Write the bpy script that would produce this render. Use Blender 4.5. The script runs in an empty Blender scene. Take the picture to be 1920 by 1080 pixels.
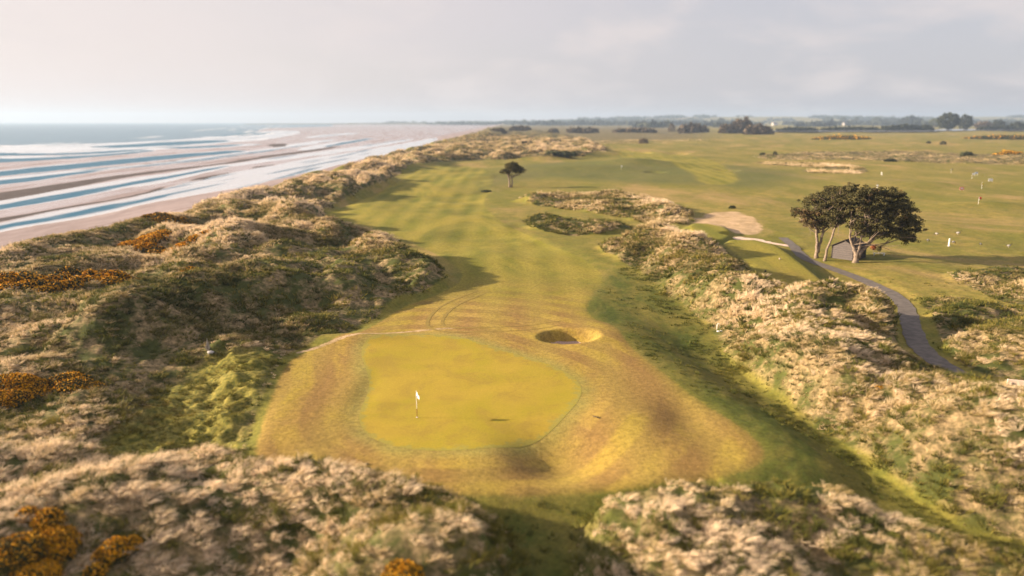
import bpy, bmesh, math, random
import numpy as np
from math import radians, sin, cos, tan, pi
random.seed(7); rng = np.random.default_rng(11)
SC = bpy.context.scene
COL = SC.collection

# ------------------------------------------------------------------ camera numbers (metres)
CAM_H, PITCH, FPX = 22.5, radians(12.85), 1371.0
SUN_EL, SUN_AZ = radians(16.5), radians(-87.0)      # azimuth measured clockwise from +Y

def P(px, py, z=0.0):
    """point where the view through photo pixel (px, py) of the 1920x1080 photograph meets height z"""
    px = np.asarray(px, float); py = np.asarray(py, float)
    u = (px - 960.0) / FPX; v = (540.0 - py) / FPX
    dy = cos(PITCH) + v * sin(PITCH); dz = -sin(PITCH) + v * cos(PITCH)
    t = (z - CAM_H) / np.minimum(dz, -0.0012)
    return np.stack([u * t, dy * t], -1)

# ------------------------------------------------------------------ noise
def _hash(ix, iy, seed):
    h = (ix.astype(np.int64) * 374761393 + iy.astype(np.int64) * 668265263 + seed * 1442695041) & 0xFFFFFFFF
    h = ((h ^ (h >> 13)) * 1274126177) & 0xFFFFFFFF
    return ((h ^ (h >> 16)) & 0xFFFFFF).astype(np.float32) / 16777215.0
def vnoise(x, y, seed=0):
    fx = np.floor(x); fy = np.floor(y); ix = fx.astype(np.int64); iy = fy.astype(np.int64)
    tx = (x - fx).astype(np.float32); ty = (y - fy).astype(np.float32)
    tx = tx * tx * tx * (tx * (tx * 6 - 15) + 10); ty = ty * ty * ty * (ty * (ty * 6 - 15) + 10)
    a = _hash(ix, iy, seed); b = _hash(ix + 1, iy, seed); c = _hash(ix, iy + 1, seed); d = _hash(ix + 1, iy + 1, seed)
    return a + (b - a) * tx + (c - a) * ty + (a - b - c + d) * tx * ty
def fbm(x, y, seed=0, oct=3, gain=0.5):
    s = 0.0; a = 1.0; n = 0.0; f = 1.0; ca, sa = cos(0.6), sin(0.6)
    for k in range(oct):
        xr, yr = (x * ca - y * sa) * f, (x * sa + y * ca) * f
        s = s + a * vnoise(xr + 17.3 * k, yr - 9.1 * k, seed + 31 * k); n += a; a *= gain; f *= 2.03
    return s / n
def ss(a, b, x):
    t = np.clip((x - a) / (b - a), 0, 1); return t * t * (3 - 2 * t)

def sdf(poly, x, y, margin=25.0, smooth=True):
    """signed distance to a world polygon (positive inside), clamped to -margin far outside"""
    poly = np.asarray(poly, np.float64)
    out = np.full(x.shape, -margin, np.float32)
    bx0, by0 = poly.min(0) - margin; bx1, by1 = poly.max(0) + margin
    m = (x > bx0) & (x < bx1) & (y > by0) & (y < by1)
    if not m.any(): return out
    X = x[m].astype(np.float64); Y = y[m].astype(np.float64)
    d2 = np.full(X.shape, 1e18); inside = np.zeros(X.shape, bool)
    n = len(poly)
    for i in range(n):
        ax, ay = poly[i]; bx, by = poly[(i + 1) % n]
        ex, ey = bx - ax, by - ay; L = ex * ex + ey * ey + 1e-12
        t = np.clip(((X - ax) * ex + (Y - ay) * ey) / L, 0, 1)
        dx = X - ax - t * ex; dy = Y - ay - t * ey
        d2 = np.minimum(d2, dx * dx + dy * dy)
        c = (ay > Y) != (by > Y)
        if abs(by - ay) > 1e-12:
            inside ^= c & (X < (bx - ax) * (Y - ay) / (by - ay) + ax)
    d = np.sqrt(d2); d[~inside] *= -1
    out[m] = np.maximum(d, -margin)
    return out

def smooth_poly(pts, closed=True, it=2):
    p = np.asarray(pts, float)
    for _ in range(it):                                   # Chaikin corner cutting
        if closed:
            q = np.roll(p, -1, 0); p = np.stack([.75 * p + .25 * q, .25 * p + .75 * q], 1).reshape(-1, p.shape[1])
        else:
            a, b = p[:-1], p[1:]
            m = np.stack([.75 * a + .25 * b, .25 * a + .75 * b], 1).reshape(-1, p.shape[1])
            p = np.concatenate([p[:1], m, p[-1:]])
    return p
def wpoly(pts, z=0.0, it=1):
    a = smooth_poly(pts, True, it); return P(a[:, 0], a[:, 1], z)

def ridge(crest, x, y, wl, wr, power=2.0, margin=40.0):
    """height field of a ridge: crest = [(px, py, z)...]; wl / wr half widths left / right of the walking direction"""
    c = smooth_poly(crest, False, 2)
    w = P(c[:, 0], c[:, 1], 0)
    for i in range(len(c)): w[i] = P(c[i, 0], c[i, 1], c[i, 2])
    zc = c[:, 2]
    out = np.zeros(x.shape, np.float32)
    m = (x > w[:, 0].min() - margin) & (x < w[:, 0].max() + margin) & (y > w[:, 1].min() - margin) & (y < w[:, 1].max() + margin)
    if not m.any(): return out
    X = x[m].astype(float); Y = y[m].astype(float)
    best = np.full(X.shape, 1e18); bz = np.zeros(X.shape); bs = np.zeros(X.shape)
    for i in range(len(w) - 1):
        ax, ay = w[i]; ex, ey = w[i + 1] - w[i]; L = ex * ex + ey * ey + 1e-12
        t = np.clip(((X - ax) * ex + (Y - ay) * ey) / L, 0, 1)
        dx = X - ax - t * ex; dy = Y - ay - t * ey; d2 = dx * dx + dy * dy
        u = d2 < best
        best = np.where(u, d2, best); bz = np.where(u, zc[i] + (zc[i + 1] - zc[i]) * t, bz)
        bs = np.where(u, ex * dy - ey * dx, bs)
    d = np.sqrt(best); wdt = np.where(bs > 0, wl, wr)
    out[m] = bz * np.exp(-np.power(d / wdt, power))
    return out
def up(H, r): return H + np.maximum(0, r - H) * ss(.02, .7, r)
def mound(px, py, z, rx, ry, x, y, h=None, power=2.0, rot=0.0):
    c = P(px, py, z); dx = x - c[0]; dy = y - c[1]
    u = dx * cos(rot) + dy * sin(rot); v = -dx * sin(rot) + dy * cos(rot)
    return (h if h is not None else z) * np.exp(-np.power(np.sqrt((u / rx) ** 2 + (v / ry) ** 2), power))

# ------------------------------------------------------------------ zones, outlined on the photograph
BEACH_Z = -5.0
FAIR = wpoly([(470,858),(476,815),(500,752),(522,697),(548,667),(650,637),(705,607),(745,578),(830,547),(868,522),(850,497),(800,470),(760,452),
  (700,427),(600,404),(640,390),(690,370),(738,347),(760,331),(800,316),(860,306),(930,322),(925,350),(905,380),(930,408),(990,440),(1060,470),
  (1110,492),(1140,520),(1108,560),(1104,592),(1160,618),(1184,650),(1240,690),(1310,745),(1400,800),(1447,845),(1430,880),(1340,900),(1230,911),
  (1100,919),(950,926),(830,926),(730,907),(600,891),(500,877)])
GREEN_PX = [(672,790),(676,765),(688,742),(694,715),(684,690),(676,664),(684,648),(708,638),(760,632),(820,630),(872,637),(920,652),(980,668),(1040,687),
  (1078,708),(1093,728),(1086,752),(1062,778),(1030,805),(985,825),(930,838),(860,844),(790,842),(730,832),(690,815)]
LEFT = wpoly([(-500,1200),(-500,720),(-200,520),(0,474),(120,452),(220,430),(330,408),(430,390),(520,363),(600,343),(650,323),(700,303),(760,290),(800,279),(850,267),
  (890,254),(915,243),(960,240),(1010,246),(1130,270),(1142,288),(1080,298),(1000,299),(880,300),(800,312),(740,327),(736,345),(690,362),(640,384),(592,402),(640,426),(700,440),
  (770,474),(822,500),(842,524),(815,545),(740,568),(703,602),(640,630),(545,662),(520,690),(497,750),(474,815),(466,860),(500,880),(600,893),(725,909),(800,932),(890,946),(960,1000),(985,1080),(980,1200)], it=1)
SLOPE = wpoly([(185,870),(150,840),(250,770),(310,715),(370,680),(470,668),(540,668),(518,697),(497,750),(474,815),(466,858),(420,872),(300,875)])
SWALE_LINE = [(1190,530),(1235,590),(1295,650),(1375,715),(1475,785),(1600,852),(1750,918),(1960,1005),(2200,1080)]
RIGHT = wpoly([(1130,455),(1200,448),(1270,446),(1330,462),(1398,502),(1425,552),(1540,560),(1600,552),(1672,585),(1706,630),(1690,655),(1735,688),(1790,698),(1920,722),(2300,800),(2300,1050),(1920,955),
  (1800,926),(1650,850),(1520,763),(1420,695),(1365,655),(1340,612),(1290,582),(1228,535),(1180,494),(1120,470)])
RIGHTB = wpoly([(1716,562),(1800,553),(1920,580),(2250,640),(2250,790),(1920,718),(1800,690),(1760,655),(1748,610)])
RIGHTC = wpoly([(1768,512),(1850,503),(1920,503),(2200,510),(2200,600),(1920,578),(1860,562),(1790,530)])
MID = wpoly([(950,374),(1040,365),(1140,361),(1230,374),(1312,404),(1302,421),(1240,424),(1180,412),(1100,396),(1020,387)])
MIDB = wpoly([(965,406),(1020,399),(1080,411),(1160,416),(1210,430),(1130,441),(1040,441),(985,426)])
FRONT = wpoly([(1085,1200),(1062,1040),(1068,990),(1105,950),(1180,938),(1300,925),(1450,920),(1560,925),(1650,952),(1720,990),(1850,1025),(1920,1040),(2300,1090),(2300,1250)])
FARS = wpoly([(1405,292),(1500,286),(1620,284),(1760,288),(1920,288),(2100,290),(2100,308),(1920,308),(1700,305),(1620,301),(1450,299)])
FARW = wpoly([(1420,304),(1500,305),(1590,308),(1628,317),(1612,325),(1520,324),(1505,319),(1590,318),(1500,312),(1440,309)], it=0)
BARE = wpoly([(1322,402),(1385,397),(1418,420),(1420,440),(1360,434),(1308,424)])
TEEA = wpoly([(1284,427),(1350,426),(1372,447),(1350,462),(1310,452)])
TEEB = wpoly([(1345,462),(1440,463),(1490,500),(1545,548),(1530,556),(1430,556),(1400,505)])
CLOUDSHADE = wpoly([(960,310),(1060,303),(1200,302),(1400,312),(1500,325),(1480,345),(1400,350),(1330,345),(1200,345),(1100,335),(1010,330),(940,345),(890,360),(930,330)])  # cloud shadow over the far course, painted as darker green turf
FARGREEN = wpoly([(1160,283),(1280,288),(1340,300),(1390,335),(1370,347),(1310,345),(1300,325),(1220,300),(1150,293)])
BANKZ = wpoly([(130,660),(195,592),(262,562),(400,545),(540,540),(650,548),(735,570),(700,602),(640,630),(540,660),(390,665),(250,672)])
SWALEZ = wpoly([(1108,560),(1140,522),(1180,505),(1235,560),(1300,615),(1345,665),(1420,740),(1560,850),(1700,930),(1920,1000),(2200,1050),(2200,1100),(1920,1040),(1700,940),(1600,912),(1340,912),(1200,925),(1050,960),(1060,1040),(980,1100),(900,1000),(880,945),(1100,919),(1340,900),(1430,880),(1447,845),(1400,800),(1310,745),(1240,690),(1184,650),(1160,618),(1104,592)])
LOWL = wpoly([(-300,668),(150,658),(390,668),(350,700),(250,770),(180,865),(-300,890)])
GORSEZ = wpoly([(-150,495),(300,485),(340,545),(240,620),(-150,740)])
RSHORT = wpoly([(1560,500),(1700,498),(1920,500),(1770,512),(1800,540),(1920,580),(1720,560),(1700,570),(1640,525)])

def coast_x(y):
    return -79.0 + 7 * (fbm(y / 60.0, y * 0 + 3.3, 5, 2) - .5) + 4 * (vnoise(y / 17.0, y * 0, 9) - .5) + np.clip((y - 700) / 100, 0, 9)

# ------------------------------------------------------------------ terrain grid: a fan of rows, finer near the viewer
Y0, Y1, KR = 9.0, 12000.0, 0.0050
T0, T1, KT = -1.06, 1.06, 0.0040
NR = int(math.log(Y1 / Y0) / KR) + 1; NC = int((T1 - T0) / KT) + 1
gy = Y0 * np.exp(KR * np.arange(NR)); gt = T0 + KT * np.arange(NC)
GX = (gy[:, None] * gt[None, :]); GY = np.repeat(gy[:, None], NC, 1)

def build_height(x, y):
    M = {}
    wx = x + 0.9 * (fbm(x / 4, y / 4, 71, 2) - .5) * np.clip(y / 60, .6, 4); wy = y + 0.9 * (fbm(x / 4, y / 4, 72, 2) - .5) * np.clip(y / 60, .6, 4)
    d_fair = sdf(FAIR, x, y); d_left = sdf(LEFT, wx, wy, 40); d_right = sdf(RIGHT, wx, wy); d_rb = sdf(RIGHTB, wx, wy); d_rc = sdf(RIGHTC, wx, wy)
    d_mid = np.maximum(sdf(MID, wx, wy), sdf(MIDB, wx, wy)); d_front = sdf(FRONT, wx, wy); d_slope = sdf(SLOPE, wx, wy)
    d_fars = sdf(FARS, wx, wy); d_farw = sdf(FARW, wx, wy); d_bare = sdf(BARE, wx, wy); d_teea = sdf(TEEA, x, y); d_teeb = sdf(TEEB, x, y)
    d_lush = sdf(CLOUDSHADE, wx, wy, 60); d_fg = sdf(FARGREEN, x, y)  # d_lush: distance to the painted cloud shadow
    s = x - coast_x(y)
    far = ss(350, 900, y)
    # broad undulation
    n_big = fbm(x / 38, y / 38, 1, 3) - .5; n_mid = fbm(x / 11, y / 11, 2, 3) - .5
    H = n_big * 1.3 * ss(60, 160, y) + n_mid * .35 * ss(70, 120, y)
    ml = ss(-3, 3, d_left); mr = ss(-1.2, 3.2, np.maximum(d_right, d_rb)); mf = ss(-1.5, 2.5, d_front); mm = ss(-3, 3, d_mid)
    # left dune system
    rough = np.maximum.reduce([ss(-1, 3, d_left), ss(-1, 2.5, d_right), ss(-1, 2.5, d_rb), ss(-1, 2.5, d_rc), ss(-1, 3, d_mid) * .5, ss(-1, 2, d_front), ss(-3, 6, d_fars) * .8])
    dn = .55 + .9 * fbm(x / 22, y / 22, 3, 2)
    left_h = ss(0, 13, d_left) * (2.6 * dn) * ss(30, 60, y) * ss(-4, 8, s)
    H = H + left_h * (1 - .85 * ss(-3, 3, sdf(BANKZ, x, y))) * (1 - .9 * ss(-7, 3, d_slope)) * (1 - .5 * ss(-3, 4, sdf(LOWL, x, y)))
    H = up(H, ridge([(-300,665,1.2),(0,645,1.8),(50,630,2.1),(100,610,2.8),(150,585,4.2),(200,560,5.3),(240,546,5.4),(300,530,4.9),(420,520,4.3),(520,513,3.9),(600,513,3.5),(660,524,2.9),(715,550,1.6)], x, y, 10.0, 5.5, 2.0) * ml)
    H = up(H, ridge([(560,430,2.6),(640,440,3.0),(700,455,3.2),(760,474,3.4),(795,486,3.6),(812,505,2.2)], x, y, 5.0, 6.5, 2.2) * ml)
    H = up(H, ridge([(480,378,2.8),(560,365,3.4),(640,345,3.8),(700,330,4.2),(722,322,3.6)], x, y, 10, 10, 2.2) * ml)
    H = up(H, ridge([(740,305,3.5),(800,288,4.5),(840,283,4.0),(900,286,3.0)], x, y, 14, 12, 2.2))
    H = up(H, ridge([(880,262,5),(915,250,7),(930,240,8)], x, y, 25, 25, 2))
    H = up(H, ridge([(1010,290,2.5),(1080,283,3.5),(1140,284,2.5)], x, y, 14, 12, 2))
    # the rough grass bank left of the putting green, with the hollow at its foot
    H = H + ridge([(250,668,.6),(330,640,.8),(420,645,.4)], x, y, 4, 4)
    H = H - .8 * mound(385, 815, 0, 5.5, 5.0, x, y, 1.0) * (1 - ss(-.5, 1.5, d_fair))
    # foreground dune, left
    H = up(H, ridge([(-300,1000,3.4),(100,930,3.3),(300,915,1.9),(480,905,1.1),(620,915,1.5),(700,922,2.1),(765,950,2.5),(810,1000,3.2),(830,1100,3.6)], x, y, 6.5, 6.0, 2.4) * ml)
    # right hand ridge
    rn = .6 + .8 * fbm(x / 13, y / 13, 21, 2)
    H = H + ss(0, 7, d_right) * 2.0 * rn
    H = up(H, ridge([(1215,462,1.6),(1290,470,2.6),(1350,505,2.8),(1400,545,2.6)], x, y, 5, 6, 2.2) * mr)
    H = up(H, ridge([(1490,585,2.2),(1540,556,3.2),(1590,548,3.6),(1640,552,3.8),(1672,570,3.4),(1692,596,2.6)], x, y, 5, 4.2, 2.3) * mr)
    H = up(H, ridge([(1390,625,1.8),(1500,640,3.2),(1590,662,3.6),(1645,688,2.4)], x, y, 4.2, 4.0, 2.2) * mr)
    H = up(H, ridge([(1740,810,2.4),(1830,760,3.6),(1940,735,4.2),(2100,760,4.0)], x, y, 7, 5.5, 2.3) * mr)
    H = H + ss(0, 6, d_rb) * 1.6 * rn + ss(0, 8, d_rc) * .9 * rn
    H = H + ss(0, 8, d_mid) * 1.2 * (.4 + fbm(x / 15, y / 15, 22, 2))
    H = up(H, ridge([(985,372,.9),(1080,366,1.3),(1170,368,2.0),(1250,386,2.2)], x, y, 6, 6, 2.2) * mm)
    H = up(H, ridge([(980,424,.6),(1040,416,1.2),(1150,424,.8)], x, y, 5, 5, 2.2) * mm)
    # foreground dune, right
    H = H + ss(0, 4.5, d_front) * .4
    H = up(H, ridge([(1085,1010,.6),(1180,975,1.2),(1320,955,1.7),(1470,945,1.9),(1570,955,1.8),(1680,1010,1.2),(1800,1060,1.0),(2000,1100,1.2)], x, y, 4.5, 7.5, 2.4) * mf)
    # swale between the green's plateau and the right hand ridge
    c = smooth_poly(SWALE_LINE, False, 2)
    sw = ridge([(a, b, -1.2) for a, b in SWALE_LINE], x, y, 8.0, 7.0, 2.2) / -1.2
    mown = ss(-1.6, 2.2, d_fair)
    mh = ss(-7.0, 1.5, d_fair)
    H = H - 1.25 * sw * (1 - mh) * ss(96, 64, y) - 1.0 * ss(48, 40, y) * (1 - ss(-1, 2, d_front)) * (1 - ss(-1, 3, d_left)) * (1 - mown)
    # mown plateau: flatten towards a gently rolling surface
    roll = .55 * (fbm(x / 17, y / 17, 41, 2) - .5) + .7 * (fbm(x / 9, y / 9, 44, 2) - .5) * ss(92, 125, y) + .9 * (fbm(x / 45, y / 45, 43, 2) - .5) * ss(80, 130, y)
    H = H * (1 - np.maximum(mown, mh * (sw > .02)) * ss(230, 160, y)) + roll * mown
    H = H - 1.15 * mound(1045, 850, 0, 3.6, 3.6, x, y, 1.0, 2.0)                 # hollow in the front of the plateau
    H = H + 0.35 * mound(945, 850, 0, 3.0, 2.6, x, y, 1.0)
    H = H + .35 * mound(1190, 790, 0, 3.5, 5.0, x, y, 1.0) - .35 * mound(1290, 780, 0, 2.2, 5.0, x, y, 1.0)
    H = H + 0.08 * mound(660, 725, 0, 1.6, 4.5, x, y, 1.0) - .12 * mound(688, 735, 0, 1.0, 4.0, x, y, 1.0)
    H = H + .7 * mound(620, 640, 0, 7, 2.0, x, y, 1.0)
    # pot bunker
    H = H + .38 * mound(1135, 625, 0, 5.2, 5.0, x, y, 1.0)
    u = np.sqrt(((x - P(1066, 634)[0]) / 3.3) ** 2 + ((y - P(1066, 634)[1]) / 2.35) ** 2)
    pit = ss(1.05, .74, u); H = H * (1 - pit) + (-1.05) * pit
    # two little pits and a mound by the far green
    for (px, py, rx, ry, h) in ((1228, 324, 3.5, 5, -1.6), (1363, 320, 4.5, 6, -1.6), (1170, 284.5, 6, 12, -2), (1204, 286, 6, 12, -2), (1270, 287.5, 7, 12, -2)):
        H = H + mound(px, py, 0, rx, ry, x, y, h, 3.0)
    H = H + mound(1190, 300, 3, 24, 14, x, y, 4.0) + mound(1090, 318, 0, 30, 14, x, y, 1.6)
    # tee platforms
    tee = np.maximum(ss(-2.0, .3, d_teea), ss(-2.2, .3, d_teeb)); H = H * (1 - tee) + tee * np.where(d_teea > d_teeb, 1.0, 1.3)
    # practice ground hillocks
    H = H + mound(1840, 385, 0, 12, 6, x, y, .9) + mound(1700, 345, 0, 30, 14, x, y, .8)
    # hummocks and tussock bumps in the rough
    amp = rough * (1 - mown)
    bigh = fbm(x / 10.5, y / 10.5, 57, 2, .4) - .5
    bigh = bigh * (1 - .85 * ss(-3, 3, sdf(GORSEZ, x, y)))
    M['relief'] = bigh
    H = H + amp * 4.6 * bigh * np.clip(y / 80, .6, 1.4) * ss(-1, 6, np.maximum.reduce([d_left, d_right, d_rb, d_rc, d_mid, d_front]))
    hum = fbm(x / 6.8, y / 6.8, 51, 4, .5) - .5
    bil = np.abs(fbm(x / 1.9, y / 1.9, 52, 2) - .5)
    H = H + amp * (3.0 * hum * np.clip(y / 90, .75, 1.5) + (.5 - 1.8 * bil) * .5)
    H = H + ss(-1, 2, d_slope) * (fbm(x / .9, y / .9, 53, 2) - .5) * .45
    sub = (1 - mown) * (1 - rough) * (1 - tee)
    H = H + sub * (fbm(x / 1.3, y / 1.3, 54, 2) - .5) * .16 * ss(300, 100, y)
    H = H + (fbm(x / 70, y / 70, 55, 3) - .5) * 4.0 * ss(380, 700, y) * (1 - mown)
    # distant rising ground inland
    H = H + ss(5200, 8000, y) * (28 + 60 * fbm(x / 1500, y / 3000, 56, 3)) * ss(-.18, .28, x / y + 0 * y)
    H = H + 9 * ss(900, 1500, y) * ss(0.05, .35, x / y) * 0
    # foredune and beach
    fore = (1.6 + 2.8 * vnoise(y / 14, y * 0, 61)) * np.exp(-((s - 6) / 6.0) ** 2) * ss(60, 90, y)
    H = up(H, fore + .6 * amp * hum * ss(.1, .6, fore))
    bz = BEACH_Z - .0012 * np.clip(-s, 0, 400) + .10 * (fbm(x / 14, y / 60, 62, 2) - .5)
    k = ss(-9, 2.5, s + 2.0 * (fbm(x / 3.5, y / 3.5, 63, 2) - .5))
    H = bz * (1 - k) + H * k
    M.update(d_fair=d_fair, d_left=d_left, d_right=d_right, d_rb=d_rb, d_rc=d_rc, d_mid=d_mid, d_front=d_front, d_slope=d_slope, d_fars=d_fars,
             d_farw=d_farw, d_bare=d_bare, d_teea=d_teea, d_teeb=d_teeb, d_lush=d_lush, d_fg=d_fg, s=s, shore=k, rough=rough, mown=mown, tee=tee, swale=ss(-4.5, .5, sdf(SWALEZ, wx, wy)), pit=pit, far=far)
    return H.astype(np.float32), M

# path centre line, flattened into the ground before anything is draped on it
PATH_PX = [(1468,444),(1482,456),(1498,474),(1520,489),(1560,503),(1600,517),(1640,533),(1675,548),(1697,568),(1706,595),(1712,622),(1722,645),(1745,668),(1775,687),(1800,700),(1850,716)]
PATH_W = smooth_poly(P(*np.array(PATH_PX, float).T, 0), False, 2)
def line_dist(line, x, y, margin=8.0):
    out = np.full(x.shape, margin, np.float32)
    m = (x > line[:, 0].min() - margin) & (x < line[:, 0].max() + margin) & (y > line[:, 1].min() - margin) & (y < line[:, 1].max() + margin)
    X = x[m].astype(float); Y = y[m].astype(float); b = np.full(X.shape, margin ** 2)
    for i in range(len(line) - 1):
        ax, ay = line[i]; ex, ey = line[i + 1] - line[i]; L = ex * ex + ey * ey + 1e-12
        t = np.clip(((X - ax) * ex + (Y - ay) * ey) / L, 0, 1)
        b = np.minimum(b, (X - ax - t * ex) ** 2 + (Y - ay - t * ey) ** 2)
    out[m] = np.sqrt(b); return out
SAND_PX = [(1376,446),(1392,449),(1412,450),(1440,456),(1470,461),(1484,463)]
SAND_W = smooth_poly(P(*np.array(SAND_PX, float).T, 0), False, 2)

Hh, MM = build_height(GX, GY)
dpath = line_dist(PATH_W, GX, GY)
kp = ss(3.0, 1.3, dpath); Hh = Hh * (1 - kp) + (-.15 + .25 * (fbm(GX / 12, GY / 12, 77, 2) - .5)) * kp
ks = ss(3.0, 1.4, line_dist(SAND_W, GX, GY)); Hh = (Hh * (1 - ks) + .1 * ks).astype(np.float32)
gpx = smooth_poly(GREEN_PX, True, 3); d_green = sdf(P(gpx[:, 0], gpx[:, 1], 0), GX, GY)
MM['path'] = kp; MM['sandp'] = ks

def samp(A, x, y):
    r = np.clip(np.log(np.maximum(y, Y0) / Y0) / KR, 0, NR - 1.001); c = np.clip((x / y - T0) / KT, 0, NC - 1.001)
    i = r.astype(int); j = c.astype(int); fr = r - i; fc = c - j
    return (A[i, j] * (1 - fr) * (1 - fc) + A[i + 1, j] * fr * (1 - fc) + A[i, j + 1] * (1 - fr) * fc + A[i + 1, j + 1] * fr * fc)
def hz(x, y):
    return samp(Hh, np.asarray(x, float), np.asarray(y, float))
def hz1(x, y): return float(hz(np.array([x]), np.array([y]))[0])
def at(px, py, it=6):
    """ground point seen through a photo pixel, on the real terrain height"""
    z = 0.0
    for _ in range(it):
        w = P(px, py, z); z = .5 * z + .5 * hz1(w[0], w[1])
    w = P(px, py, z); return float(w[0]), float(w[1]), hz1(w[0], w[1])
# ------------------------------------------------------------------ node helpers
class G:
    def __init__(s, mat): s.t = mat.node_tree; s.n = s.t.nodes; s.l = s.t.links
    def node(s, typ, **kw):
        n = s.n.new(typ)
        for k, v in kw.items(): setattr(n, k, v)
        return n
    def link(s, a, b): s.l.new(a, b)
    def put(s, sock, v):
        if hasattr(v, 'is_output') or isinstance(v, bpy.types.NodeSocket): s.l.new(v, sock)
        else: sock.default_value = v
    def mix(s, f, a, b, mode='MIX'):
        n = s.node('ShaderNodeMix', data_type='RGBA', blend_type=mode)
        s.put(n.inputs[0], f); s.put(n.inputs[6], a if not isinstance(a, tuple) else (*a, 1) if len(a) == 3 else a)
        s.put(n.inputs[7], b if not isinstance(b, tuple) else (*b, 1) if len(b) == 3 else b)
        return n.outputs[2]
    def math(s, op, a, b=0.0, c=None, clamp=False):
        n = s.node('ShaderNodeMath', operation=op, use_clamp=clamp)
        s.put(n.inputs[0], a); s.put(n.inputs[1], b)
        if c is not None: s.put(n.inputs[2], c)
        return n.outputs[0]
    def noise(s, vec, scale, detail=3.0, rough=.55, dist=0.0):
        n = s.node('ShaderNodeTexNoise'); s.put(n.inputs['Vector'], vec)
        n.inputs['Scale'].default_value = scale; n.inputs['Detail'].default_value = detail
        n.inputs['Roughness'].default_value = rough; n.inputs['Distortion'].default_value = dist
        return n.outputs['Fac']
    def ramp(s, f, a, b, va=0.0, vb=1.0):
        n = s.node('ShaderNodeMapRange', interpolation_type='SMOOTHSTEP'); s.put(n.inputs[0], f)
        n.inputs[1].default_value = a; n.inputs[2].default_value = b; n.inputs[3].default_value = va; n.inputs[4].default_value = vb
        return n.outputs[0]
    def attr(s, name, typ='GEOMETRY'):
        n = s.node('ShaderNodeAttribute', attribute_name=name, attribute_type=typ); return n
    def vec(s, scale=(1, 1, 1)):
        co = s.node('ShaderNodeTexCoord'); m = s.node('ShaderNodeMapping'); m.inputs['Scale'].default_value = scale
        s.link(co.outputs['Object'], m.inputs[0]); return m.outputs[0]

def new_mat(name, rough=.85, spec=.2):
    m = bpy.data.materials.new(name); m.use_nodes = True
    g = G(m); b = g.n['Principled BSDF']; b.inputs['Roughness'].default_value = rough
    b.inputs['Specular IOR Level'].default_value = spec
    return m, g, b

def plain(name, col, rough=.7, var=.25, scale=3.0, spec=.3):
    m, g, b = new_mat(name, rough, spec)
    v = g.vec(); f = g.noise(v, scale, 4)
    f = g.ramp(f, .3, .7, 1 - var, 1 + var)
    n = g.node('ShaderNodeMix', data_type='RGBA', blend_type='MULTIPLY'); n.inputs[0].default_value = 1
    n.inputs[6].default_value = (*col, 1); cmb = g.node('ShaderNodeCombineColor')
    for k in range(3): g.link(f, cmb.inputs[k])
    g.link(cmb.outputs[0], n.inputs[7]); g.link(n.outputs[2], b.inputs['Base Color'])
    return m

def grey(g, f):
    c = g.node('ShaderNodeCombineColor')
    for k in range(3): g.link(f, c.inputs[k])
    return c.outputs[0]

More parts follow.
